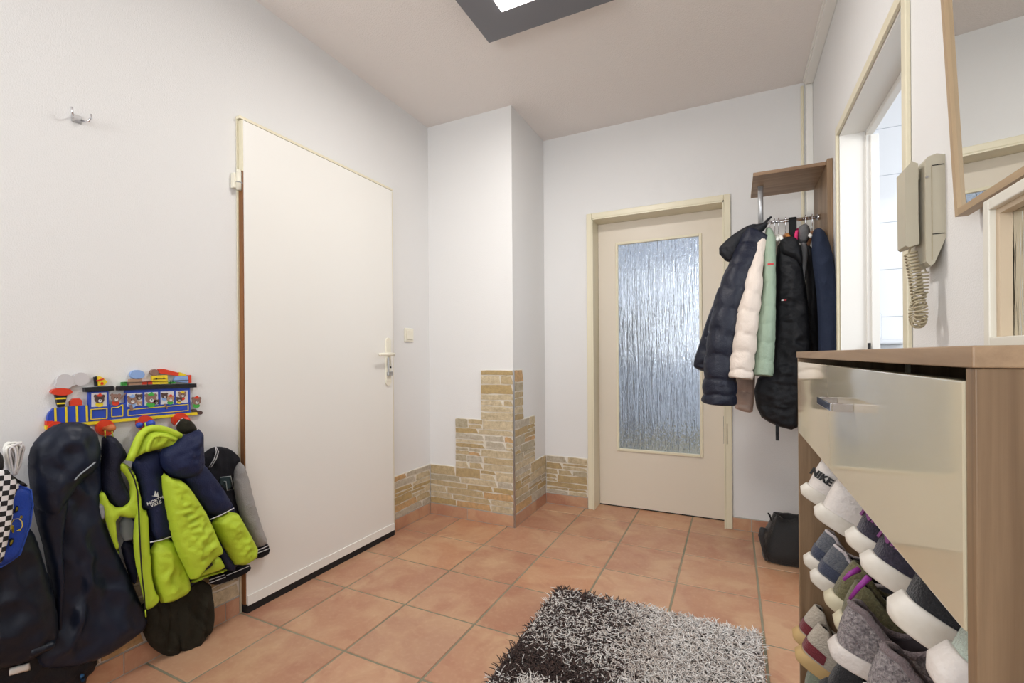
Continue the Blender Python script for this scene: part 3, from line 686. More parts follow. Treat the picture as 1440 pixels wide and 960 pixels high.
# ---------------------------------------------------------------- intercom phone
ph = thing('intercom_phone', 'beige wall intercom phone with coiled cord left of the mirror', 'phone', (XR, 1.30, 1.33))
mb = MB()
prof = [(XR, 1.268), (XR, 1.443), (.386, 1.447), (.372, 1.443), (.368, 1.435), (.368, 1.222), (.376, 1.212), (.382, 1.218)]
mb.prism(prof, lambda u, v, w: (u, w, v), 1.254, 1.345); mb.build('base', M['phone'], ph)
mb = MB(); mb.box(.378, .398, 1.2525, 1.2545, 1.278, 1.2795); mb.build('seam', M['dark'], ph)
mb = MB(); mb.box(.378, .398, 1.2525, 1.2545, 1.422, 1.4235); mb.build('seam', M['dark'], ph)
mb = MB(); mb.box(.3775, .3785, 1.2525, 1.2545, 1.225, 1.4235); mb.build('seam', M['phone_dark'], ph)
mb = MB(); mb.cyl((.370, 1.253, 1.40), 1, .0025, .003, 10); mb.build('screw', M['steel'], ph)
mb = MB(); mb.prism([(.343, 1.258), (.361, 1.263), (.3615, 1.285), (.360, 1.31), (.360, 1.39), (.3605, 1.415), (.360, 1.436), (.350, 1.443), (.337, 1.428), (.338, 1.262)], lambda u, v, w: (u, w, v), 1.268, 1.322)
hs = mb.build('handset', M['phone'], ph)
mb = MB(); mb.box(.357, .367, 1.28, 1.31, 1.405, 1.43, 0, .003); mb.build('cradle', M['phone'], ph)
def helix(path, r, pitch):
    P = [Vector(p) for p in path]; out = []; tot = 0; segs = []
    for a, b in zip(P, P[1:]): segs.append((a, b, (b-a).length)); tot += (b-a).length
    N = int(tot/pitch*14); A = Vector((0, 1, 0))
    for i in range(N+1):
        d = tot*i/N
        for a, b, l in segs:
            if d <= l or (a, b, l) == segs[-1]: break
            d -= l
        p = a+(b-a)*min(1, d/l); T = (b-a).normalized(); e1 = (A-T*A.dot(T)).normalized() if abs(T.dot(A)) < .95 else Vector((1, 0, 0)); e2 = T.cross(e1); an = 2*PI*i/14
        out.append(p+e1*r*math.cos(an)+e2*r*math.sin(an))
    return out
cz = [(.351, 1.285, 1.262), (.352, 1.287, 1.235), (.354, 1.288, 1.20)]
loop = []
for k in range(15):
    a = -.2*PI+k/14*1.75*PI; loop.append((.362-.0*math.cos(a)+.012*math.cos(a+PI/2)*0, 1.285+.020*math.sin(a+.3)*-1, 1.112-.022*math.cos(a+.3)+.0))
path = [(.351, 1.286, 1.25), (.356, 1.280, 1.20), (.360, 1.276, 1.155)]+[( .362+.002*k/14, 1.285+.020*math.sin(-PI*.75+1.5*PI*k/14)*1.0, 1.118-.024*math.cos(-PI*.75+1.5*PI*k/14)) for k in range(15)]+[(.370, 1.290, 1.16), (.372, 1.290, 1.205)]
hx = helix(path, .0105, .0072)
mb = MB(); mb.tube([(.351, 1.285, 1.263)]+hx+[(.374, 1.29, 1.22)], .0018, 6); mb.build('coiled_cord', M['phone_dark'], ph)

# ---------------------------------------------------------------- mirrors
mi = thing('wall_mirror', 'tall mirror in a light oak frame hung tilted above the shoe cabinet', 'mirror', (XR-.02, .75, 1.28))
ML, MH, Y0m, Y1m, Z0 = 0, 1.05, .30, 1.113, 1.278; sl = math.tan(.045)
def mpM(u, v, w): return (.378-(v-Z0)*sl-w, u, v)       # w towards the room
fw = .012
mb = MB(); mb.prism([(Y0m+fw, Z0+fw), (Y1m-fw, Z0+fw), (Y1m-fw, Z0+MH-fw), (Y0m+fw, Z0+MH-fw)], mpM, -.008, .004); mb.build('mirror_glass', M['mirror'], mi)
for nm, pl in (('stile', [(Y1m-fw, Z0), (Y1m, Z0), (Y1m, Z0+MH), (Y1m-fw, Z0+MH)]), ('stile', [(Y0m, Z0), (Y0m+fw, Z0), (Y0m+fw, Z0+MH), (Y0m, Z0+MH)]),
               ('rail', [(Y0m+fw, Z0), (Y1m-fw, Z0), (Y1m-fw, Z0+fw), (Y0m+fw, Z0+fw)]), ('rail', [(Y0m+fw, Z0+MH-fw), (Y1m-fw, Z0+MH-fw), (Y1m-fw, Z0+MH), (Y0m+fw, Z0+MH)])):
    mb = MB(); mb.prism(pl, mpM, -.008, .010); mb.build(nm, M['light_oak'] if nm == 'stile' else M['light_oak_y'], mi)
mf = thing('framed_mirror', 'white box-framed mirror standing on the shoe cabinet below the oak mirror', 'mirror', (.36, .62, CT))
mWf = mat('white lacquered frame', rgb(226, 222, 210), .35); mIn = mat('pinkish inner frame', rgb(206, 186, 160), .5)
a0, a1, z0, z1, xf, xb, fwf = .30, .905, CT+.0005, 1.249, .330, .366, .016
mb = MB(); mb.box(xf+.026, xb, a0, a1, z0, z1); mb.build('backing', mWf, mf)
mb = MB(); mb.box(xf+.022, xf+.0255, a0+fwf, a1-fwf, z0+fwf, z1-fwf)
mm = bpy.data.materials.new('rippled mirror'); mm.use_nodes = True; nt = mm.node_tree; b = nt.nodes['Principled BSDF']; b.inputs['Base Color'].default_value = (.72, .74, .70, 1); b.inputs['Metallic'].default_value = 1; b.inputs['Roughness'].default_value = .16
tc = nt.nodes.new('ShaderNodeTexCoord'); mp_ = nt.nodes.new('ShaderNodeMapping'); mp_.inputs['Scale'].default_value = (40, 95, 9); n_ = nt.nodes.new('ShaderNodeTexNoise'); n_.inputs['Scale'].default_value = 1; bp = nt.nodes.new('ShaderNodeBump'); bp.inputs['Strength'].default_value = .35; bp.inputs['Distance'].default_value = .01
nt.links.new(tc.outputs['Object'], mp_.inputs[0]); nt.links.new(mp_.outputs[0], n_.inputs['Vector']); nt.links.new(n_.outputs['Fac'], bp.inputs['Height']); nt.links.new(bp.outputs['Normal'], b.inputs['Normal'])
mb.build('rippled_glass', mm, mf)
for nm, (p0, p1, q0, q1) in (('stile', (a1-fwf, a1, z0, z1)), ('stile', (a0, a0+fwf, z0, z1)), ('rail', (a0+fwf, a1-fwf, z0, z0+fwf)), ('rail', (a0+fwf, a1-fwf, z1-fwf, z1))):
    mb = MB(); mb.box(xf, xf+.026, p0, p1, q0, q1, 0, .0015); mb.build(nm, mWf, mf)
mb = MB(); mb.box(xf+.008, xf+.0215, a1-fwf-.010, a1-fwf, z0+fwf, z1-fwf); mb.box(xf+.008, xf+.0215, a0+fwf, a1-fwf-.010, z1-fwf-.008, z1-fwf); mb.build('inner_lip', mIn, mf)

# ---------------------------------------------------------------- coat rack on the right
ck = thing('coat_rack', 'oak coat rack with shelf, side panel and hanging rail beside the back door', 'coat rack', (.25, 2.6, 0))
ZS = 1.885; RY0, RY1 = 2.46, 2.80
mb = MB(); mb.box(.090, .378, RY0-.005, RY1, ZS-.016, ZS, 0, .001); mb.build('shelf', M['oak_x'], ck)
mb = MB(); mb.box(.378, .398, RY0-.03, RY1, 0, ZS+.003, 0, .001); mb.build('side_panel', M['oak_z'], ck)
mb = MB(); mb.tube([(.128, 2.62, ZS-.016), (.128, 2.62, 1.675)], .012, 14); mb.build('post', M['alu'], ck)
RZ = 1.682; RYc = 2.62
mb = MB(); mb.tube([(.118, RYc, RZ), (.377, RYc, RZ)], .008, 12); mb.cyl((.372, RYc, RZ), 0, .014, .012, 16); mb.build('hanging_rail', M['chrome'], ck)

def vpath(pts, Y, n=48):
    """pixel path -> smooth 3-D path on plane y=Y"""
    P = [ony(x, y, Y if not hasattr(Y, '__len__') else Y[i]) for i, (x, y) in enumerate(pts)]
    out = []
    m = len(P)-1
    for i in range(n+1):
        t = i/n*m; k = min(int(t), m-1); f = t-k
        p0 = P[max(k-1, 0)]; p1 = P[k]; p2 = P[k+1]; p3 = P[min(k+2, m)]
        out.append(.5*((2*p1)+(p2-p0)*f+(2*p0-5*p1+4*p2-p3)*f*f+(3*p1-p0-3*p2+p3)*f**3))
    return out
def interp(vals, t):
    m = len(vals)-1; k = min(int(t*m), m-1); f = t*m-k; return vals[k]*(1-f)+vals[k+1]*f
def puffer_sleeve(name, pts, widths_px, Y, nq, m, parent, ell=1.15, depth=.20, seed=0, open_end=True, **kw):
    N = nq*12; path = vpath(pts, Y, N); rad = []; Ym = Y if not hasattr(Y, '__len__') else sum(Y)/len(Y)
    vs = []; fs = []; seg = 30
    for i in range(N+1):
        t = i/N; fwd = (path[i]-CAMP).dot(FX); r = interp(widths_px, t)/2/F_PX*fwd
        if i == N: r *= .88
        if i == 0: r *= .6
        rad.append(r)
    T = [(path[min(i+1, N)]-path[max(i-1, 0)]).normalized() for i in range(N+1)]
    a = Vector((1, 0, 0))
    for i in range(N+1):
        a = (a-T[i]*a.dot(T[i])).normalized(); b = T[i].cross(a)
        for k in range(seg):
            th = 2*PI*k/seg; ph_ = (i/N*nq+.30*nz(math.cos(th)*1.2+seed, math.sin(th)*1.2, i/N*nq*.8)) % 1.0
            wr = (1-depth)+depth*math.sin(PI*ph_)**.28+.05*nz(th*2.2+seed, i/N*nq*2.2, 1.0)*(1-math.sin(PI*ph_))+.09*nz(math.cos(th)*1.6+seed, math.sin(th)*1.6, path[i].z*16)+.035*nz(math.cos(th)*5+seed, math.sin(th)*5, path[i].z*55)
            vs.append(path[i]+(a*math.cos(th)*rad[i]+b*math.sin(th)*rad[i]*ell)*wr)
    for i in range(N):
        for k in range(seg): fs.append((i*seg+k, i*seg+(k+1) % seg, (i+1)*seg+(k+1) % seg, (i+1)*seg+k))
    fs.append(tuple(range(seg))[::-1])
    # cuff opening turned inwards
    base = len(vs); c = path[-1]
    for k in range(seg): vs.append(c+(vs[N*seg+k]-c)*.72+Vector((0, 0, .03)))
    for k in range(seg): fs.append((N*seg+k, N*seg+(k+1) % seg, base+(k+1) % seg, base+k))
    fs.append(tuple(range(base, base+seg)))
    mb = MB(); mb.add(vs, fs, 0, None, True); return mb.build(name, m, parent, **kw)
def c3(*p): return [(960+x/2.342, 220+y/2.342) for x, y in p]
def planeY(pts, Y): return [((q := ony(x, y, Y)).x, q.z) for x, y in pts]
def mpY(Y): return lambda u, v, w: (u, Y-w, v)
def folds(A, su, sv, seed, quilt=None, qa=.012):
    def f(u, v):
        wx, wy = .35*nz(u*7, v*7, seed), .35*nz(u*7+9, v*7, seed)
        a = 1-abs(nz(u*su+seed+wx, v*sv+wy, seed*1.7))*2.2; c = 1-abs(nz((u+.5*v)*su*1.9+wx, (v-.5*u)*sv*1.7+seed, 5.1))*2.4
        r = A*(.55*a+.38*c+.35*nz(u*su*4, v*sv*4+seed, 3.1)-.5)
        if quilt: r -= qa*(1-abs(math.sin(PI*v/quilt+.6*nz(u*6, v*3, seed)))**.4)
        return r
    return f
def cmat(name, c, rough=.6, sc=220, b=.25, sheen=0.0, c2=None, wr=.45, ws=16):
    m = mat(name, c, rough, bump=(sc, b, 3), sheen=sheen, vary=(6, c2, .7) if c2 else None, spec=.35)
    nt = m.node_tree; L = nt.links.new; bs = nt.nodes['Principled BSDF']; old = bs.inputs['Normal'].links[0].from_node
    tc = [n for n in nt.nodes if n.type == 'TEX_COORD'][0]
    n = nt.nodes.new('ShaderNodeTexNoise'); n.noise_type = 'RIDGED_MULTIFRACTAL'; n.inputs['Scale'].default_value = ws; n.inputs['Detail'].default_value = 3; n.inputs['Distortion'].default_value = 1.2
    bp = nt.nodes.new('ShaderNodeBump'); bp.inputs['Strength'].default_value = wr; bp.inputs['Distance'].default_value = .006
    L(tc.outputs['Object'], n.inputs['Vector']); L(n.outputs['Fac'], bp.inputs['Height']); L(bp.outputs['Normal'], old.inputs['Normal'])
    return m
mNv = cmat('navy quilted nylon', rgb(24, 28, 44), .42); mNvD = cmat('black navy collar', rgb(18, 20, 28), .6)
mCr = cmat('cream quilted nylon', rgb(222, 208, 196), .5); mGn = cmat('sage quilted nylon', rgb(146, 164, 144), .45); mBk = cmat('black jacket cloth', rgb(17, 18, 23), .6)
mGy = cmat('grey fleece', rgb(104, 104, 106), .9); mPk = cmat('pink fleece', rgb(228, 60, 120), .8); mBl = cmat('dark blue cloth', rgb(30, 40, 62), .8)
def hanger(x, name, label, group, wooden, r=1):
    """hook over the rail + shoulder bar running along y"""
    hgr = thing(name, label, 'hanger', (x, RYc, RZ), group)
    mb = MB(); pts = []
    for k in range(13):
        a = -0.25*PI+1.2*PI*k/12; pts.append((x, RYc+.0135*math.cos(a), RZ+.003+.0135*math.sin(a)))
    pts += [(x, RYc-.006, RZ-.03), (x, RYc, RZ-.045), (x, RYc, RZ-.07)]
    mb.tube(pts, .002, 8); mb.build('hook', M['chrome'], hgr)
    mb = MB(); mb.tube([(x, RYc-.17, RZ-.125), (x, RYc-.08, RZ-.088), (x, RYc, RZ-.072), (x, RYc+.08, RZ-.088), (x, RYc+.17, RZ-.125)], [.007, .010, .011, .010, .007], 10)
    mb.build('shoulder_bar', wood('amber wood', rgb(196, 128, 62), rgb(160, 98, 44), 1) if wooden else M['white'], hgr)
    return hgr
hxs = [(.168, 'metal coat hanger holding the navy quilted jacket', 0), (.188, 'metal coat hanger holding the cream jacket', 0), (.205, 'metal coat hanger holding the sage green jacket', 0), (.235, 'amber wooden coat hanger beside the sage green jacket', 1),
       (.318, 'metal coat hanger under the grey fleece hat', 0), (.345, 'amber wooden coat hanger holding the dark blue jacket', 1)]
for x, lb, wd in hxs: hanger(x, 'coat_hanger', lb, 'coat hangers on the rail', wd)

# navy quilted jacket
j = thing('quilted_jacket', 'navy quilted puffer jacket hanging leftmost on the rail with upturned collar', 'jacket', (.05, 2.45, 1.5), 'quilted jackets on the rail')
inflate('body', planeY(c3((215, 270), (160, 330), (125, 430), (85, 520), (60, 600), (34, 680), (38, 697), (80, 712), (150, 700), (215, 600), (240, 500), (260, 330)), 2.56), mpY(2.56), .05, .06, .05, mNv, j, folds(.010, 9, 12, 2, .075))
puffer_sleeve('sleeve', c3((238, 275), (205, 340), (168, 440), (142, 550), (128, 660), (122, 760), (118, 815)), [44, 34, 40, 42, 44, 45, 46], [2.50, 2.44, 2.40, 2.38, 2.37, 2.37, 2.37], 9, mNv, j, seed=1)
inflate('collar', planeY(c3((110, 310), (152, 355), (176, 335), (215, 285), (262, 250), (283, 225), (277, 212), (255, 222), (225, 222), (190, 240), (150, 268)), 2.47), mpY(2.47), .035, .035, .03, mNvD, j, folds(.008, 14, 14, 4))
mb = MB(); mb.tube([ony(*q, 2.50) for q in c3((258, 240), (275, 214), (290, 200))]+[Vector((.15, RYc, RZ+.01))], .005, 8); mb.build('hanging_loop', mNvD, j)
# cream jacket
j = thing('quilted_jacket', 'cream quilted puffer jacket between the navy and the sage green jackets', 'jacket', (.10, 2.45, 1.5), 'quilted jackets on the rail')
inflate('body', planeY(c3((258, 250), (275, 265), (278, 330), (262, 480), (240, 640), (236, 838), (215, 845), (160, 825), (175, 700), (200, 560), (225, 400), (240, 270)), 2.68), mpY(2.68), .035, .04, .04, cmat('pink beige lining cloth', rgb(190, 170, 160), .7), j, folds(.006, 12, 12, 3, .07))
puffer_sleeve('sleeve', c3((258, 268), (243, 340), (228, 430), (212, 520), (200, 610), (190, 690), (187, 732)), [15, 18, 26, 31, 34, 36, 37], [2.46, 2.42, 2.38, 2.36, 2.35, 2.345, 2.34], 8, mCr, j, seed=5)
# sage jacket
j = thing('quilted_jacket', 'sage green quilted puffer jacket right of the cream jacket', 'jacket', (.15, 2.45, 1.5), 'quilted jackets on the rail')
inflate('hood', planeY(c3((270, 240), (285, 230), (300, 245), (305, 280), (295, 310), (272, 300)), 2.48), mpY(2.48), .03, .03, .02, mGn, j, folds(.006, 20, 20, 6))
puffer_sleeve('sleeve', c3((287, 262), (286, 350), (284, 440), (276, 540), (269, 640), (264, 722)), [15, 16, 17, 22, 25, 27], [2.47, 2.43, 2.40, 2.38, 2.37, 2.36], 8, mGn, j, seed=9, depth=.16)
p = ony(*c3((288, 358))[0], 2.40); mb = MB(); mb.box(p.x-.012, p.x+.012, 2.395-.030, 2.40-.029, p.z-.004, p.z+.004, 0)
mb.build('sleeve_tag', mat('red and white tag', rgb(190, 60, 62), .7), j)
# black jacket
j = thing('hooded_jacket', 'long black hooded jacket with a tiny red and white tag, middle of the rail', 'jacket', (.22, 2.5, 1.5))
inflate('body', planeY(c3((306, 300), (330, 275), (375, 275), (392, 300), (405, 420), (422, 560), (425, 680), (400, 700), (382, 850), (378, 905), (300, 885), (246, 850), (232, 745), (290, 690), (298, 600), (306, 450)), 2.50), mpY(2.50), .06, .07, .05, mBk, j, folds(.016, 8, 11, 8, .11, .009))
inflate('hood', planeY(c3((318, 278), (332, 268), (352, 262), (372, 266), (385, 285), (396, 325), (392, 365), (372, 340), (345, 330), (322, 318)), 2.46), mpY(2.46), .035, .04, .03, mBk, j, folds(.012, 16, 16, 12))
p = ony(*c3((334, 473))[0], 2.41); mb = MB(); mb.box(p.x-.011, p.x-.003, 2.395, 2.412, p.z-.003, p.z+.003); mb.build('chest_tag', mat('white tag', rgb(226, 222, 220), .7), j)
mb = MB(); mb.box(p.x-.003, p.x+.008, 2.395, 2.412, p.z-.003, p.z+.003); mb.build('chest_tag', mat('red tag', rgb(176, 40, 48), .7), j)
mb = MB(); a, b = ony(*c3((310, 880))[0], 2.47), ony(*c3((315, 935))[0], 2.47); mb.box(a.x-.005, a.x+.009, 2.468, 2.471, b.z, a.z+.02); mb.build('strap', mBk, j)
# strap over rail
o = None
mb = MB(); a, b = ony(*c3((350, 200))[0], RYc), ony(*c3((374, 200))[0], RYc)
x0, x1 = a.x, b.x; prof = [(RYc-.012, RZ-.115), (RYc-.0095, RZ-.115), (RYc-.0105, RZ), (RYc-.006, RZ+.009), (RYc, RZ+.011), (RYc+.006, RZ+.009), (RYc+.0105, RZ), (RYc+.0095, RZ-.115), (RYc+.012, RZ-.115), (RYc+.013, RZ), (RYc+.008, RZ+.012), (RYc, RZ+.0145), (RYc-.008, RZ+.012), (RYc-.013, RZ)]
mb.prism(prof, lambda u, v, w: (w, u, v), x0, x1); o = mb.build('strap', mBk); props(o, 'broad black strap looped over the middle of the hanging rail', 'strap')
# grey fleece hat and scarf
j = thing('fleece_scarf', 'grey fleece hat and scarf with a pink edge hanging on the rail', 'scarf', (.31, 2.55, 1.6))
inflate('hat', planeY(c3((372, 250), (385, 228), (405, 220), (420, 232), (420, 265), (405, 290), (380, 285)), 2.50), mpY(2.50), .035, .035, .025, mGy, j, folds(.006, 20, 20, 2))
inflate('lining', planeY(c3((366, 262), (374, 236), (384, 236), (378, 285), (368, 282)), 2.485), mpY(2.485), .02, .02, .012, mPk, j, label='bright pink edge')
inflate('scarf', planeY(c3((388, 280), (414, 285), (412, 340), (404, 400), (402, 465), (390, 470), (388, 390), (384, 320)), 2.49), mpY(2.49), .02, .03, .015, mGy, j, folds(.008, 20, 12, 5))
# black coat right
j = thing('coat', 'plain black coat squeezed between the hooded jacket and the dark blue jacket', 'coat', (.32, 2.55, 1.5))
inflate('body', planeY(c3((398, 300), (425, 290), (445, 350), (450, 500), (452, 690), (380, 700), (400, 560), (408, 450)), 2.64), mpY(2.64), .04, .05, .04, mBk, j, folds(.012, 14, 9, 4))
# dark blue jacket
j = thing('jacket', 'dark blue jacket hanging at the right end of the rail by the side panel', 'jacket', (.36, 2.5, 1.5))
inflate('sleeve', planeY(c3((425, 245), (450, 232), (472, 250), (492, 310), (508, 400), (516, 520), (520, 690), (448, 690), (446, 560), (440, 440), (424, 330)), 2.42), mpY(2.42), .045, .05, .04, mBl, j, folds(.014, 12, 9, 9))
inflate('body', planeY(c3((440, 240), (475, 250), (505, 320), (516, 420), (523, 560), (524, 700), (460, 690), (450, 400)), 2.50), mpY(2.50), .04, .06, .04, mBk, j, folds(.01, 12, 9, 10))

# ---------------------------------------------------------------- train coat rack on the left wall
tr = thing('train_coat_rack', 'colourful wooden train coat rack with bears on the left wall', 'coat rack', (XL, .82, .9))
def c1(*p): return [(x/4, 480+y/4) for x, y in p]
def wl(pts, off): return [((q := onx(x, y, XL+off)).y, q.z) for x, y in pts]
def flat(name, color, polys, off, th, parent=tr, rnd=0, **kw):
    mb = MB()
    for i, pl in enumerate(polys): mb.prism(chaikin(pl, rnd) if rnd else pl, lambda u, v, w: (XL+w, u, v), off, off+th+.00025*(len(polys)-1-i))
    return mb.build(name, color if isinstance(color, bpy.types.Material) else mat(name+' paint', color, .4), parent, **kw)
def W1(*p, off=.01): return wl(c1(*p), off)
def disc(cx, cy, rx, ry=None, n=20, off=.01):
    ry = ry or rx
    return wl(c1(*[(cx+rx*math.cos(2*PI*k/n), cy+ry*math.sin(2*PI*k/n)) for k in range(n)]), off)
def line(p, q, wpx, off=.014):
    dx, dy = q[0]-p[0], q[1]-p[1]; l = math.hypot(dx, dy); nx, ny = -dy/l*wpx/2, dx/l*wpx/2
    return wl(c1((p[0]+nx, p[1]+ny), (q[0]+nx, q[1]+ny), (q[0]-nx, q[1]-ny), (p[0]-nx, p[1]-ny)), off)
BLUE, YEL, RED, BLK, WHT = (mat(n, c, .4) for n, c in (('toy blue', rgb(42, 72, 178)), ('toy yellow', rgb(232, 204, 40)), ('toy red', rgb(214, 62, 34)), ('toy black', rgb(20, 20, 24)), ('toy white', rgb(216, 212, 214))))
BRN, GRN, TAN, LBL = (mat(n, c, .5) for n, c in (('toy brown', rgb(140, 108, 96)), ('toy green', rgb(70, 170, 70)), ('toy tan', rgb(176, 140, 116)), ('toy light blue', rgb(140, 170, 220))))
GRY = mat('toy smoke grey', rgb(202, 198, 200), .5); DBR = mat('toy dark brown', rgb(84, 62, 58), .5)
B0, T1 = .001, .010
flat('boiler', BLUE, [W1((266, 432), (275, 402), (302, 374), (494, 358), (497, 452), (270, 470))], B0, T1)
flat('boiler_band', YEL, [line((x, y0), (x+3, y1), 11, .012) for x, y0, y1 in ((310, 373, 460), (371, 367, 456), (431, 363, 452), (487, 359, 450))], B0+T1, .002)
flat('footplate', YEL, [W1((256, 474), (497, 452), (1108, 396), (1110, 411), (497, 469), (258, 495))], B0, T1+.002)
flat('front_lamp', RED, [W1((258, 447), (294, 446), (294, 470), (258, 472))], B0, T1+.003)
flat('cab', BLUE, [W1((497, 284), (610, 279), (613, 441), (497, 450))], B0, T1)
flat('tender', BLUE, [W1((613, 352), (640, 364), (690, 345), (704, 350), (704, 434), (613, 441))], B0, T1)
flat('carriage', BLUE, [W1((704, 272), (1067, 260), (1071, 399), (704, 434))], B0, T1)
flat('cab_roof', BLK, [W1((472, 259), (634, 250), (635, 275), (473, 284))], B0, T1+.006)
flat('carriage_roof', BLK, [W1((660, 252), (1099, 236), (1100, 258), (661, 275))], B0, T1+.006)
flat('chimney', BLK, [W1((310, 300), (379, 297), (362, 366), (328, 369))], B0, T1)
flat('chimney_band', YEL, [line((315, 322), (373, 319), 9), line((322, 350), (367, 347), 8)], B0+T1, .002)
flat('chimney_cap', RED, [disc(345, 283, 60, 21)], B0, T1+.003)
flat('steam_dome', RED, [W1((396, 361), (396, 335), (412, 321), (448, 320), (461, 333), (462, 358))], B0, T1)
flat('smoke_cloud', GRY, [disc(366, 225, 50, 42), disc(340, 246, 30, 22), disc(455, 212, 46, 38), disc(408, 222, 30, 28)], B0, T1)
flat('bell', YEL, [W1((540, 200), (560, 195), (580, 205), (603, 225), (590, 245), (548, 250))], B0, T1); flat('bell_bracket', BLK, [W1((532, 200), (545, 195), (550, 250), (538, 250))], B0, T1)
flat('bell_stripe', RED, [line((545, 222), (585, 210), 8), disc(572, 236, 8)], B0+T1, .002)
wins = [((513, 290), (598, 286), (598, 364), (513, 368)), ((714, 292), (798, 288), (798, 360), (714, 366)), ((812, 286), (886, 283), (888, 356), (812, 360)), ((902, 282), (975, 279), (976, 350), (902, 354)), ((988, 278), (1054, 275), (1056, 344), (988, 348))]
for q in wins: flat('carriage_window', WHT, [W1(*q)], B0+T1, .001)
yl = []
for q in (((513, 382), (602, 376), (602, 432), (513, 438)), ((630, 372), (664, 370), (692, 354), (692, 420), (630, 424)), ((722, 384), (1060, 354), (1060, 388), (722, 418))):
    for i in range(len(q)): yl.append(line(q[i], q[(i+1) % len(q)], 4))
flat('panel_line', YEL, yl, B0+T1, .0012)
def bear(cx, cy, s, fur, hat=None, body=None, hy=0, top=.0022):
    """plain little bear head, ears, muzzle and eyes"""
    if body: flat('bear_shirt', body, [disc(cx, cy+s*1.05, s*.8, s*.55)], B0+T1+.001, top-.0006)
    o = flat('bear', fur, [disc(cx, cy, s, s*.85), disc(cx-s*.8, cy-s*.65, s*.34), disc(cx+s*.8, cy-s*.65, s*.34)], B0+T1+.001, top)
    flat('bear_muzzle', WHT, [disc(cx+s*.1, cy+s*.3, s*.38, s*.32)], B0+T1+.001+top, .0006, o)
    flat('bear_face', BLK, [disc(cx+s*.1, cy+s*.16, s*.11, n=8), disc(cx-s*.25, cy-s*.15, s*.08, n=8), disc(cx+s*.35, cy-s*.15, s*.08, n=8)], B0+T1+.0016+top, .0006, o)
    if hat: flat('bear_hat', hat, [disc(cx, cy-s*.8, s*.62, s*.24), disc(cx+s*.1, cy-s*1.0, s*.3, s*.26)], B0+T1+.001+top, .0008, o)
bear(556, 325, 27, DBR, RED, YEL); bear(648, 318, 26, BRN, None, RED); bear(740, 330, 26, BRN, LBL, LBL); bear(778, 312, 18, DBR); bear(846, 322, 30, BRN, GRN, GRN); bear(876, 340, 16, DBR)
bear(922, 305, 17, DBR, None, LBL); bear(955, 322, 20, TAN, RED, GRN); bear(1022, 300, 19, BRN, YEL, RED); bear(1005, 326, 15, DBR, None, YEL); bear(1102, 335, 24, BRN, RED, GRN); bear(782, 348, 13, TAN)
flat('bear_arm', BRN, [line((735, 355), (742, 388), 16), line((925, 352), (942, 378), 10), line((670, 330), (708, 290), 7)], B0+T1+.002, .001)
flat('bear_leg', DBR, [disc(1122, 400, 16, 11), disc(1094, 388, 12, 8)], B0, T1+.002)
# luggage on the carriage roof
flat('luggage', GRN, [W1((686, 248), (686, 228), (712, 226), (712, 247))], B0, T1+.001)
flat('luggage', GRN, [W1((930, 238), (930, 228), (985, 226), (985, 236))], B0, T1+.001)
flat('luggage', TAN, [W1((722, 246), (728, 212), (796, 208), (796, 243))], B0, T1+.002, label='tan case on the train roof')
flat('luggage', RED, [W1((796, 243), (796, 226), (858, 222), (858, 240))], B0, T1+.001)
flat('luggage', RED, [W1((1060, 234), (1056, 190), (1074, 188), (1076, 233))], B0, T1+.001)
flat('luggage', YEL, [W1((855, 241), (855, 193), (938, 188), (942, 238))], B0, T1+.003, label='yellow suitcase on the train roof')
flat('suitcase_strap', BLK, [line((862, 212), (936, 208), 2), disc(875, 210, 5, n=8), disc(918, 207, 5, n=8)], B0+T1+.003, .001)
flat('parcel', LBL, [W1((975, 225), (985, 195), (1055, 195), (1058, 232))], B0, T1+.002)
flat('bear_rider', LBL, [disc(772, 186, 40, 26)], B0, T1+.002)
flat('umbrella', RED, [W1((890, 176), (892, 155), (920, 154), (1004, 176), (1000, 194), (905, 180))], B0, T1+.002)
flat('bear_rider', BRN, [disc(868, 174, 21, 18)], B0, T1+.003)
flat('luggage', YEL, [W1((1000, 192), (1010, 172), (1048, 186), (1046, 192))], B0, T1)
flat('roof_rail', BLK, [line((684, 232), (1060, 217), 3), line((684, 228), (686, 250), 3), line((828, 225), (829, 245), 3), line((958, 218), (959, 240), 3)], B0+T1+.004, .001)
pegs = []
for i, (cx, cy, rr) in enumerate(((310, 492, 48), (588, 484, 50), (812, 458, 46), (1010, 440, 44))):
    wo = flat('wheel', RED, [disc(cx, cy, rr, rr*.92, 28)], B0+.002, T1+.006)
    q = onx(cx/4, 480+(cy+6)/4, XL+.018)
    mb = MB(); mb.tube([(XL+.016, q.y, q.z), (XL+.055, q.y, q.z+.004)], .007, 12); mb.sphere((XL+.058, q.y, q.z+.004), .012, n=8)
    if i == 2: mb.sphere((XL+.034, q.y-.022, q.z+.0), .010, n=8)
    mb.build('peg', [RED, mat('peg wood', rgb(196, 110, 60), .5), BLUE, RED][i], wo)

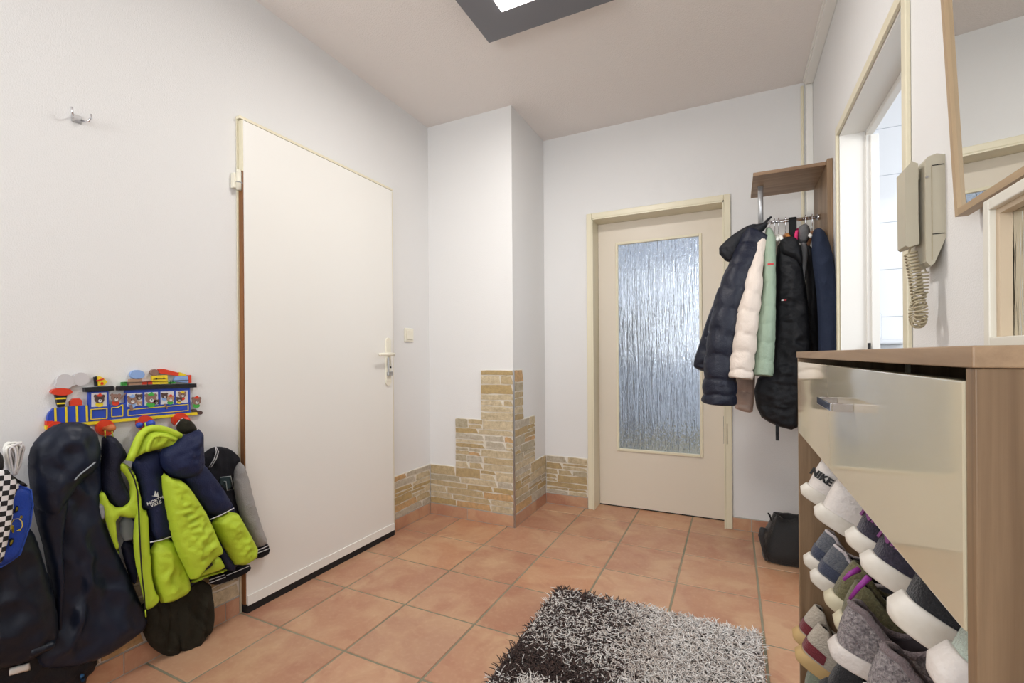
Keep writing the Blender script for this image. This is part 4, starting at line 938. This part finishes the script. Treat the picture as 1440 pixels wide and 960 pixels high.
# ---------------------------------------------------------------- children's clothes on the left wall
def mpX(off): return lambda u, v, w: (XL+off+w, u, v)
def c2(*p): return [(x/2.6675, 600+y/2.6675) for x, y in p]
def c7(*p): return [(180+x/3.427, 600+y/3.427) for x, y in p]
def soft(name, pts, off, tf, tb, D, m, parent, fold=None, sn=1, **kw): return inflate(name, wl(pts, off), mpX(off), tf, tb, D, m, parent, fold, smooth_n=sn, **kw)
def ribbon(name, pts, off, wpx, m, parent, th=.002, **kw):
    mb = MB(); P = [onx(x, y, XL+off) for x, y in pts]
    mb.tube([ (q.x, q.y, q.z) for q in P], wpx/2/F_PX*1.35, 8, ell=.8); return mb.build(name, m, parent, **kw)
mRain = cmat('dark navy raincoat cloth', rgb(20, 28, 46), .42, sc=90, b=.1, wr=.5, ws=7); mRain2 = cmat('dark blue rubberised cloth', rgb(13, 20, 34), .45, sc=90, b=.1, wr=.5, ws=7)
mLime = cmat('lime padded cloth', rgb(184, 208, 56), .55, sc=150, b=.15, wr=.55, ws=12); mNJ = cmat('navy jacket cloth', rgb(20, 30, 66), .6); mNJd = cmat('deep navy cloth', rgb(20, 24, 46), .6)
mOlive = cmat('dark olive cloth', rgb(34, 31, 20), .85); mVar = cmat('black varsity cloth', rgb(16, 17, 26), .8); mSl = cmat('grey melange sleeve', rgb(164, 162, 160), .9, c2=rgb(140, 138, 138)); mWp = mat('white piping', rgb(220, 220, 224), .5)
mBlueBag = cmat('royal blue nylon', rgb(26, 62, 156), .5)

# dark waterproof trousers low on the left, behind the coats
t_ = thing('waterproof_trousers', 'black waterproof trousers with a white label hanging lowest in the left corner', 'trousers', (XL+.05, .6, .05))
soft('body', c2((20, 700), (350, 700), (372, 860), (350, 915), (322, 935), (318, 1010), (-60, 1060), (-60, 800)), .03, .03, .02, .03, cmat('black rubber cloth', rgb(14, 16, 24), .5), t_, folds(.008, 10, 10, 3))
soft('label', c2((34, 905), (112, 884), (116, 912), (34, 934)), .068, .002, .002, .01, M['white'], t_, sn=0)
soft('hem_tab', c2((300, 925), (320, 925), (318, 955), (300, 955)), .064, .004, .004, .01, mat('teal tab', rgb(20, 70, 110), .6), t_, sn=1)
# olive trousers
t_ = thing('trousers', 'dark olive corduroy trousers hanging below the lime jacket', 'trousers', (XL+.05, .98, .1))
soft('leg', c7((60, 830), (300, 760), (300, 840), (250, 1090), (205, 1110), (150, 1090), (95, 1045), (60, 960)), .03, .035, .025, .035, mOlive, t_, folds(.022, 20, 3, 4))
soft('leg', c7((210, 780), (390, 715), (415, 900), (402, 985), (360, 1020), (345, 1070), (250, 1100), (215, 980)), .045, .035, .03, .035, mOlive, t_, folds(.022, 20, 3, 7))
soft('waist', c1((1000, 500), (1006, 440), (1040, 430), (1075, 445), (1102, 490), (1090, 520), (1010, 525)), .06, .03, .03, .02, mOlive, t_, folds(.008, 20, 20, 5))
ribbon('drawstring', c1((985, 475), (1005, 450), (1030, 430)), .06, 1.5, mWp, t_)
# varsity jacket
t_ = thing('varsity_jacket', 'black varsity jacket with grey sleeves hanging right of the lime jacket', 'jacket', (XL+.05, 1.15, .5))
soft('body', c7((330, 150), (370, 122), (400, 100), (435, 93), (490, 103), (545, 152), (522, 190), (512, 240), (525, 340), (545, 440), (575, 560), (583, 665), (460, 700), (390, 720), (330, 600)), .022, .028, .015, .035, mVar, t_, folds(.008, 14, 8, 2))
soft('sleeve', c7((518, 192), (545, 160), (575, 240), (600, 350), (640, 480), (668, 552), (645, 575), (612, 584), (575, 510), (540, 430), (512, 320), (508, 230)), .05, .03, .02, .03, mSl, t_, folds(.006, 10, 10, 4))
soft('cuff', c7((612, 580), (668, 550), (683, 602), (650, 628), (605, 640)), .05, .022, .018, .015, mVar, t_, sn=1)
for a, b in (((614, 598), (676, 572)), ((612, 612), (680, 586))): ribbon('cuff_stripe', c7(a, ((a[0]+b[0])/2, (a[1]+b[1])/2+1), b), .074, 1.6, mWp, t_)
soft('hem_rib', c7((388, 716), (470, 695), (585, 655), (583, 690), (500, 735), (395, 770)), .03, .03, .02, .02, mVar, t_, sn=1)
for a, b in (((392, 738), (465, 712)), ((392, 752), (470, 724)), ((475, 716), (582, 672))): ribbon('hem_stripe', c7(a, b), .062, 1.6, mWp, t_)
for d in (0, 10): ribbon('collar_stripe', c7((425-d*.4, 96), (436-d, 120), (425-d, 155), (400-d, 195)), .052, 1.8, mWp, t_)
soft('letter_patch', c7((440, 245), (495, 237), (500, 300), (470, 306), (440, 280)), .05, .003, .002, .01, mat('dark green patch', rgb(34, 52, 56), .9), t_, sn=0)
ribbon('patch_outline', c7((445, 243), (495, 237), (509, 302), (478, 306), (472, 262), (462, 262)), .056, 1.3, mat('grey piping', rgb(170, 176, 176), .6), t_)
# dark raincoat at the far left
t_ = thing('rain_jacket', 'dark blue rain jacket with elasticated hem at the left edge', 'jacket', (XL+.09, .52, .5))
soft('body', c2((-160, 300), (0, 330), (60, 350), (120, 380), (150, 460), (178, 560), (205, 640), (216, 740), (207, 812), (160, 842), (80, 885), (0, 905), (-160, 930)), .085, .055, .035, .06, mRain2, t_, folds(.018, 9, 7, 6))
soft('hem', c2((100, 820), (160, 810), (208, 790), (205, 825), (160, 848), (90, 872)), .12, .018, .02, .015, mRain2, t_, folds(.006, 60, 10, 2))
# big dark raincoat
t_ = thing('raincoat', 'long dark navy hooded raincoat hanging from the first train wheel', 'raincoat', (XL+.06, .7, .5))
soft('body', c2((106, 190), (104, 120), (150, 60), (250, 40), (330, 40), (372, 80), (376, 150), (382, 330), (420, 430), (480, 550), (530, 670), (556, 742), (470, 810), (370, 870), (250, 905), (110, 905), (150, 760), (195, 700), (170, 480), (128, 330)), .045, .05, .03, .06, mRain, t_, folds(.030, 8, 4, 1))
soft('sleeve', c2((105, 130), (108, 100), (200, 90), (262, 200), (250, 330), (235, 420), (240, 560), (235, 700), (225, 790), (212, 760), (210, 650), (180, 500), (130, 340)), .075, .035, .03, .04, mRain, t_, folds(.022, 9, 6, 14))
soft('hood', c2((104, 120), (118, 70), (165, 15), (220, -15), (290, -20), (340, -5), (372, 40), (379, 110), (362, 165), (305, 205), (262, 262), (228, 325), (190, 350), (140, 320), (112, 240)), .085, .040, .05, .07, mRain, t_, folds(.026, 8, 8, 5))
ribbon('reflective_zip', c2((280, 200), (300, 178), (330, 155), (358, 132)), .134, 2.0, mat('grey reflective tape', rgb(150, 156, 166), .4), t_)
ribbon('hood_piping', c2((340, 0), (370, 50), (378, 112)), .09, 1.6, M['alu'], t_)
# lime and navy jacket
t_ = thing('padded_jacket', 'lime green and navy padded jacket with hood on the third wheel peg', 'jacket', (XL+.08, .98, .5))
soft('body', c7((12, 172), (60, 128), (160, 100), (250, 72), (340, 165), (440, 280), (512, 392), (560, 560), (520, 690), (400, 700), (330, 740), (260, 800), (150, 820), (110, 700), (60, 560), (30, 400), (25, 270)), .045, .040, .025, .045, mNJ, t_, folds(.012, 12, 8, 3))
soft('left_front', c1((572, 560), (580, 530), (640, 528), (690, 590), (722, 660), (680, 672), (672, 730), (700, 800), (728, 860), (728, 900), (690, 935), (640, 945), (590, 900), (562, 800)), .06, .035, .03, .035, mNJd, t_, folds(.012, 14, 8, 6))
soft('flap', c2((368, 262), (384, 232), (420, 300), (470, 300), (490, 240), (478, 190), (440, 150), (455, 128), (500, 160), (520, 220), (520, 330), (500, 345), (430, 332), (440, 420), (452, 490), (425, 440), (395, 350)), .085, .018, .014, .016, mLime, t_, folds(.006, 20, 12, 2))
soft('cuff_lining', c2((366, 285), (384, 270), (398, 330), (392, 372), (372, 330)), .082, .012, .01, .012, mat('pale grey lining', rgb(150, 152, 152), .8), t_)
soft('lining', c2((445, 335), (505, 332), (505, 430), (452, 428)), .045, .012, .01, .012, mat('light blue lining', rgb(168, 178, 186), .7), t_, sn=1)
soft('lining', c2((448, 428), (508, 428), (520, 560), (500, 600), (470, 520)), .045, .014, .01, .014, mNJd, t_)
soft('front_panel', c7((100, 560), (212, 528), (245, 620), (288, 715), (296, 795), (165, 862), (140, 810), (112, 720)), .085, .040, .02, .035, mLime, t_, folds(.016, 14, 12, 4))
soft('zip_placket', c7((0, 188), (28, 215), (62, 330), (66, 400), (96, 402), (104, 560), (112, 700), (128, 790), (158, 828), (120, 872), (84, 884), (66, 780), (30, 640), (24, 500), (40, 390), (36, 290), (4, 205)), .098, .014, .014, .014, mLime, t_, folds(.005, 14, 10, 9))
ribbon('zip', c7((4, 198), (30, 250), (46, 310), (52, 400), (54, 480), (60, 600), (68, 720), (78, 800), (82, 880)), .116, 2.4, mBlackInk, t_)
ribbon('zip_pull', c7((84, 880), (86, 915)), .116, 2.2, mLime, t_)
soft('yoke', c7((14, 172), (60, 128), (150, 104), (185, 130), (165, 200), (172, 320), (205, 440), (212, 524), (106, 554), (98, 400), (62, 392), (60, 300), (34, 210)), .088, .026, .02, .03, mNJ, t_, folds(.008, 14, 8, 8))
soft('back_panel', c7((250, 110), (350, 160), (440, 272), (510, 390), (396, 445), (300, 330), (250, 250)), .10, .035, .03, .035, mNJ, t_, folds(.010, 12, 8, 8))
soft('upper_sleeve', c7((395, 448), (510, 393), (562, 480), (634, 614), (526, 684), (470, 600), (430, 520)), .10, .045, .03, .04, mLime, t_, folds(.016, 16, 16, 11))
soft('side_gusset', c7((420, 530), (436, 540), (475, 610), (525, 684), (490, 700), (440, 650)), .09, .02, .02, .015, mNJ, t_, sn=1)
soft('sleeve', c7((162, 214), (205, 245), (262, 254), (318, 330), (380, 430), (422, 530), (455, 603), (405, 632), (352, 690), (306, 750), (280, 690), (238, 610), (210, 520), (190, 420), (168, 310)), .125, .05, .04, .045, mLime, t_, folds(.022, 14, 18, 5))
soft('cuff_opening', c7((350, 690), (405, 638), (440, 620), (462, 660), (470, 684), (345, 722), (330, 735)), .10, .016, .016, .015, mLime, t_)
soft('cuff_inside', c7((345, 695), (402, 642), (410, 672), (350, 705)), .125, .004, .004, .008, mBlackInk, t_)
soft('hem_panel', c7((300, 745), (345, 722), (480, 680), (475, 696), (380, 724), (310, 755)), .085, .014, .014, .012, mLime, t_)
soft('hood_lining', c7((4, 166), (16, 138), (58, 32), (112, 2), (182, 10), (254, 44), (222, 74), (215, 100), (140, 110), (62, 130)), .105, .035, .035, .035, mLime, t_, folds(.014, 18, 18, 7))
soft('hood', c7((150, 118), (215, 78), (250, 44), (300, 30), (355, 4), (357, 120), (362, 190), (335, 232), (290, 250), (232, 246), (190, 225), (160, 190)), .125, .045, .04, .045, mNJ, t_, folds(.016, 13, 13, 9))
ribbon('hood_rim', c7((8, 164), (22, 130), (40, 82), (62, 36), (88, 14), (116, 6), (150, 8), (185, 16), (225, 32), (250, 46)), .125, 13, mLime, t_)
ribbon('hood_seam', c7((95, 118), (100, 80), (118, 50), (150, 40), (190, 48), (225, 64)), .140, 7, mLime, t_)
ribbon('piping', c7((107, 556), (160, 545), (212, 527)), .118, 1.8, mWp, t_); ribbon('piping', c7((396, 446), (450, 424), (511, 391)), .138, 1.8, mWp, t_)
ribbon('hanging_loop', c1((815, 455), (818, 480), (826, 500)), .07, 2, mLime, t_); ribbon('hanging_loop', c1((590, 500), (592, 540)), .07, 1.6, mLime, t_); ribbon('hanging_loop', c1((630, 505), (636, 535)), .07, 1.6, mLime, t_)
q0, q1 = onx(219.5, 700, XL+.118), onx(229, 700, XL+.118)
u_ = Vector((0, math.sin(1.2), math.cos(1.2))); rt = Vector((0, 1, .22)).normalized(); upv = Vector((0, -.22, 1)).normalized(); nn = rt.cross(upv)
c = onx(219, 706, XL+.1185); mt = Matrix(((rt.x, upv.x, nn.x, c.x), (rt.y, upv.y, nn.y, c.y), (rt.z, upv.z, nn.z, c.z), (0, 0, 0, 1)))
text_obj('lettering', 'NORTH\nVILLE', .0135, mWp, mt, t_, bold=.0001)
flat('emblem', mWp, [wl([(213.5, 697), (217, 697), (218.5, 690), (221, 695), (222, 691), (223.5, 699)], .119)], .1175, .0012, t_)

# checkered bag at the far left
t_ = thing('sports_bag', 'royal blue bag with a black and white chequered strip hanging at the left edge', 'bag', (XL+.16, .47, .6))
def c3b(*p): return [(x/5.333, 620+y/5.333) for x, y in p]
soft('body', c3b((-200, 300), (60, 300), (120, 330), (180, 340), (236, 372), (246, 480), (228, 620), (200, 700), (150, 850), (80, 900), (0, 945), (-200, 980)), .15, .02, .05, .02, mBlueBag, t_, folds(.003, 10, 10, 3))
ck_m = bpy.data.materials.new('black and white chequer'); ck_m.use_nodes = True; nt = ck_m.node_tree; b = nt.nodes['Principled BSDF']; b.inputs['Roughness'].default_value = .6
tc = nt.nodes.new('ShaderNodeTexCoord'); ch = nt.nodes.new('ShaderNodeTexChecker'); mp_ = nt.nodes.new('ShaderNodeMapping'); mp_.inputs['Scale'].default_value = (.001, 1, 1); mp_.inputs['Location'].default_value = (.5, 0, 0); mp_.inputs['Rotation'].default_value = (.1, 0, 0); ch.inputs['Scale'].default_value = 80
ch.inputs['Color1'].default_value = rgb(225, 222, 222); ch.inputs['Color2'].default_value = rgb(18, 18, 22)
nt.links.new(tc.outputs['Object'], mp_.inputs[0]); nt.links.new(mp_.outputs[0], ch.inputs['Vector']); nt.links.new(ch.outputs['Color'], b.inputs['Base Color'])
soft('chequered_strip', c3b((-200, 230), (0, 220), (45, 205), (92, 250), (150, 335), (120, 385), (102, 440), (100, 560), (62, 740), (22, 905), (-10, 915), (-200, 950)), .172, .010, .01, .012, ck_m, t_)
mPatch = mat('yellow print', rgb(222, 196, 60), .6)
soft('emblem', c3b((105, 545), (112, 500), (130, 480), (142, 500), (132, 530)), .1705, .002, .002, .01, mBlackInk, t_, sn=1)
soft('emblem', c3b((62, 745), (80, 725), (108, 728), (100, 765), (80, 795), (66, 780)), .1705, .002, .002, .01, mBlackInk, t_, sn=1)
soft('emblem', c3b((112, 530), (120, 500), (136, 492), (132, 520)), .173, .002, .001, .01, mPatch, t_, sn=1); soft('emblem', c3b((72, 772), (88, 742), (100, 745), (86, 780)), .173, .002, .001, .01, mPatch, t_, sn=1)
ribbon('print_outline', c3b((88, 660), (84, 620), (105, 585), (140, 582), (165, 600), (168, 640), (150, 665), (125, 672)), .172, 1.0, mPatch, t_)
soft('emblem', c3b((88, 685), (84, 640), (96, 625), (108, 650), (104, 690)), .172, .002, .001, .01, mPatch, t_, sn=1); soft('emblem', c3b((148, 585), (150, 560), (170, 555), (168, 580)), .172, .002, .001, .01, mPatch, t_, sn=1); soft('emblem', c3b((136, 668), (145, 655), (160, 662), (152, 678)), .172, .002, .001, .01, mPatch, t_, sn=1)
ribbon('edge_piping', c3b((150, 330), (232, 368), (246, 480), (228, 620), (200, 700), (150, 850), (80, 902), (0, 948)), .153, 2.0, mat('bright blue piping', rgb(40, 84, 190), .5), t_)
soft('strap', c3b((-60, 70), (0, 80), (28, 120), (34, 200), (0, 235), (-60, 240)), .15, .01, .01, .01, mBlackInk, t_)
soft('zip_flap', c3b((90, 250), (130, 285), (185, 310), (215, 345), (150, 335)), .165, .006, .006, .008, mBlackInk, t_)
# cord bundle
t_ = thing('cord_bundle', 'looped bundle of white cord hanging above the chequered bag', 'cord', (XL+.12, .51, .78))
rd = random.Random(4)
for i in range(22):
    ox, oy = rd.uniform(-34, 34), rd.uniform(-26, 26); s = rd.uniform(.35, 1.15)
    pts = [(95+ox-60*s, 60+oy*.4), (95+ox+(20+ox)*s, 30+oy), (95+60*s+ox*.4, 90+oy), (95+52*s, 170+oy), (100+ox*.5, 250+oy*.3), (95-20*s+ox, 180+oy)]
    P = []
    n = len(pts)
    for k in range(n):
        for f in (0, .25, .5, .75):
            p0, p1, p2, p3 = (pts[(k+d) % n] for d in (-1, 0, 1, 2))
            P.append(tuple(.5*(2*p1[e]+(p2[e]-p0[e])*f+(2*p0[e]-5*p1[e]+4*p2[e]-p3[e])*f*f+(3*p1[e]-p0[e]-3*p2[e]+p3[e])*f**3) for e in (0, 1)))
    P.append(P[0]); off = .10+.0022*i
    mb = MB(); mb.tube([onx(*c3b(p)[0], XL+off) for p in P], .0024, 6, caps=False); mb.build('cord', M['white'] if i % 3 else GRY, t_)

# ---------------------------------------------------------------- shaggy rug
RX0, RX1, RY0_, RY1_ = -.700, .085, .62, 1.895
rug = thing('shaggy_rug', 'shaggy rug fading from dark brown to pale grey on the floor tiles', 'rug', ((RX0+RX1)/2, 1.2, 0))
mb = MB(); mb.box(RX0, RX1, RY0_, RY1_, .001, .010, 0, .003); mb.build('backing', cmat('rug backing', rgb(150, 140, 134), .9), rug)
rg = np.random.default_rng(3)
N = 26000; V = []; Fc = []; Cc = []
dk = [rgb(58, 40, 38), rgb(72, 52, 48), rgb(46, 32, 32)]; lt = [rgb(232, 226, 222), rgb(220, 213, 208), rgb(240, 236, 232), rgb(204, 192, 184)]
for i in range(N):
    x = rg.uniform(RX0+.004, RX1-.004); y = rg.uniform(RY0_+.004, RY1_-.004)
    u = (x-RX0)/(RX1-RX0); v = (RY1_-y)/.63           # v 0 far edge .. 1 at picture bottom
    k = nz(x*3.0, y*3.0, 1.0)
    # dark share: left side, darker band near u+0.. v
    e = u-.40-.10*v+.10*k
    p = .5/(1+math.exp(e*16))
    band = math.exp(-((v-.78-.35*u)/.16)**2)*(1/(1+math.exp((u-.52)*14)))
    p = min(.97, p+.65*band)
    if .9 < v < 1.05 and .12 < u < .42: p = .15
    if v > 1.05 and u < .5 and (v % .6) < .25: p = .9
    p = max(p, .015) + (.25*math.exp(-((u-.1)/.25)**2-((v)/.2)**2))
    c = dk[rg.integers(3)] if rg.random() < p else lt[rg.integers(4)]
    if c in lt and .42 < u < .62: c = lt[3] if rg.random() < .35 else c
    a = rg.uniform(0, 2*PI); Ln = rg.uniform(.018, .034); lean = rg.uniform(.65, 1.2); wdt = .0021
    hx_, hy_ = math.cos(a), math.sin(a); sx, sy = -hy_*wdt, hx_*wdt
    b = len(V)
    z = .009; pts = [(x, y, z), (x+hx_*Ln*.35*lean, y+hy_*Ln*.35*lean, z+Ln*.45), (x+hx_*Ln*.95*lean, y+hy_*Ln*.95*lean, z+Ln*(.75-.35*(lean-.5)))]
    tz = .0012
    for (q, s_) in zip(pts, (1, 1.1, .5)):
        V += [(q[0]-sx*s_, q[1]-sy*s_, q[2]), (q[0]+sx*s_, q[1]+sy*s_, q[2]), (q[0], q[1], q[2]+tz*s_*1.6)]
    for r in (0, 3):
        for e0, e1 in ((0, 1), (1, 2), (2, 0)): Fc.append((b+r+e0, b+r+e1, b+r+3+e1, b+r+3+e0)); Cc.append(c)
me = bpy.data.meshes.new('pile'); me.from_pydata(V, [], Fc); ca = me.color_attributes.new('tint', 'FLOAT_COLOR', 'CORNER')
ca.data.foreach_set('color', np.repeat(np.array(Cc, dtype=np.float32), 4, axis=0).ravel()); me.polygons.foreach_set('use_smooth', [True]*len(Fc))
me.materials.append(attr_mat('rug yarn', .85, 200, .1, 0)); me.update()
o = bpy.data.objects.new('pile', me); COL.objects.link(o); link(o, rug); o['kind'] = 'stuff'
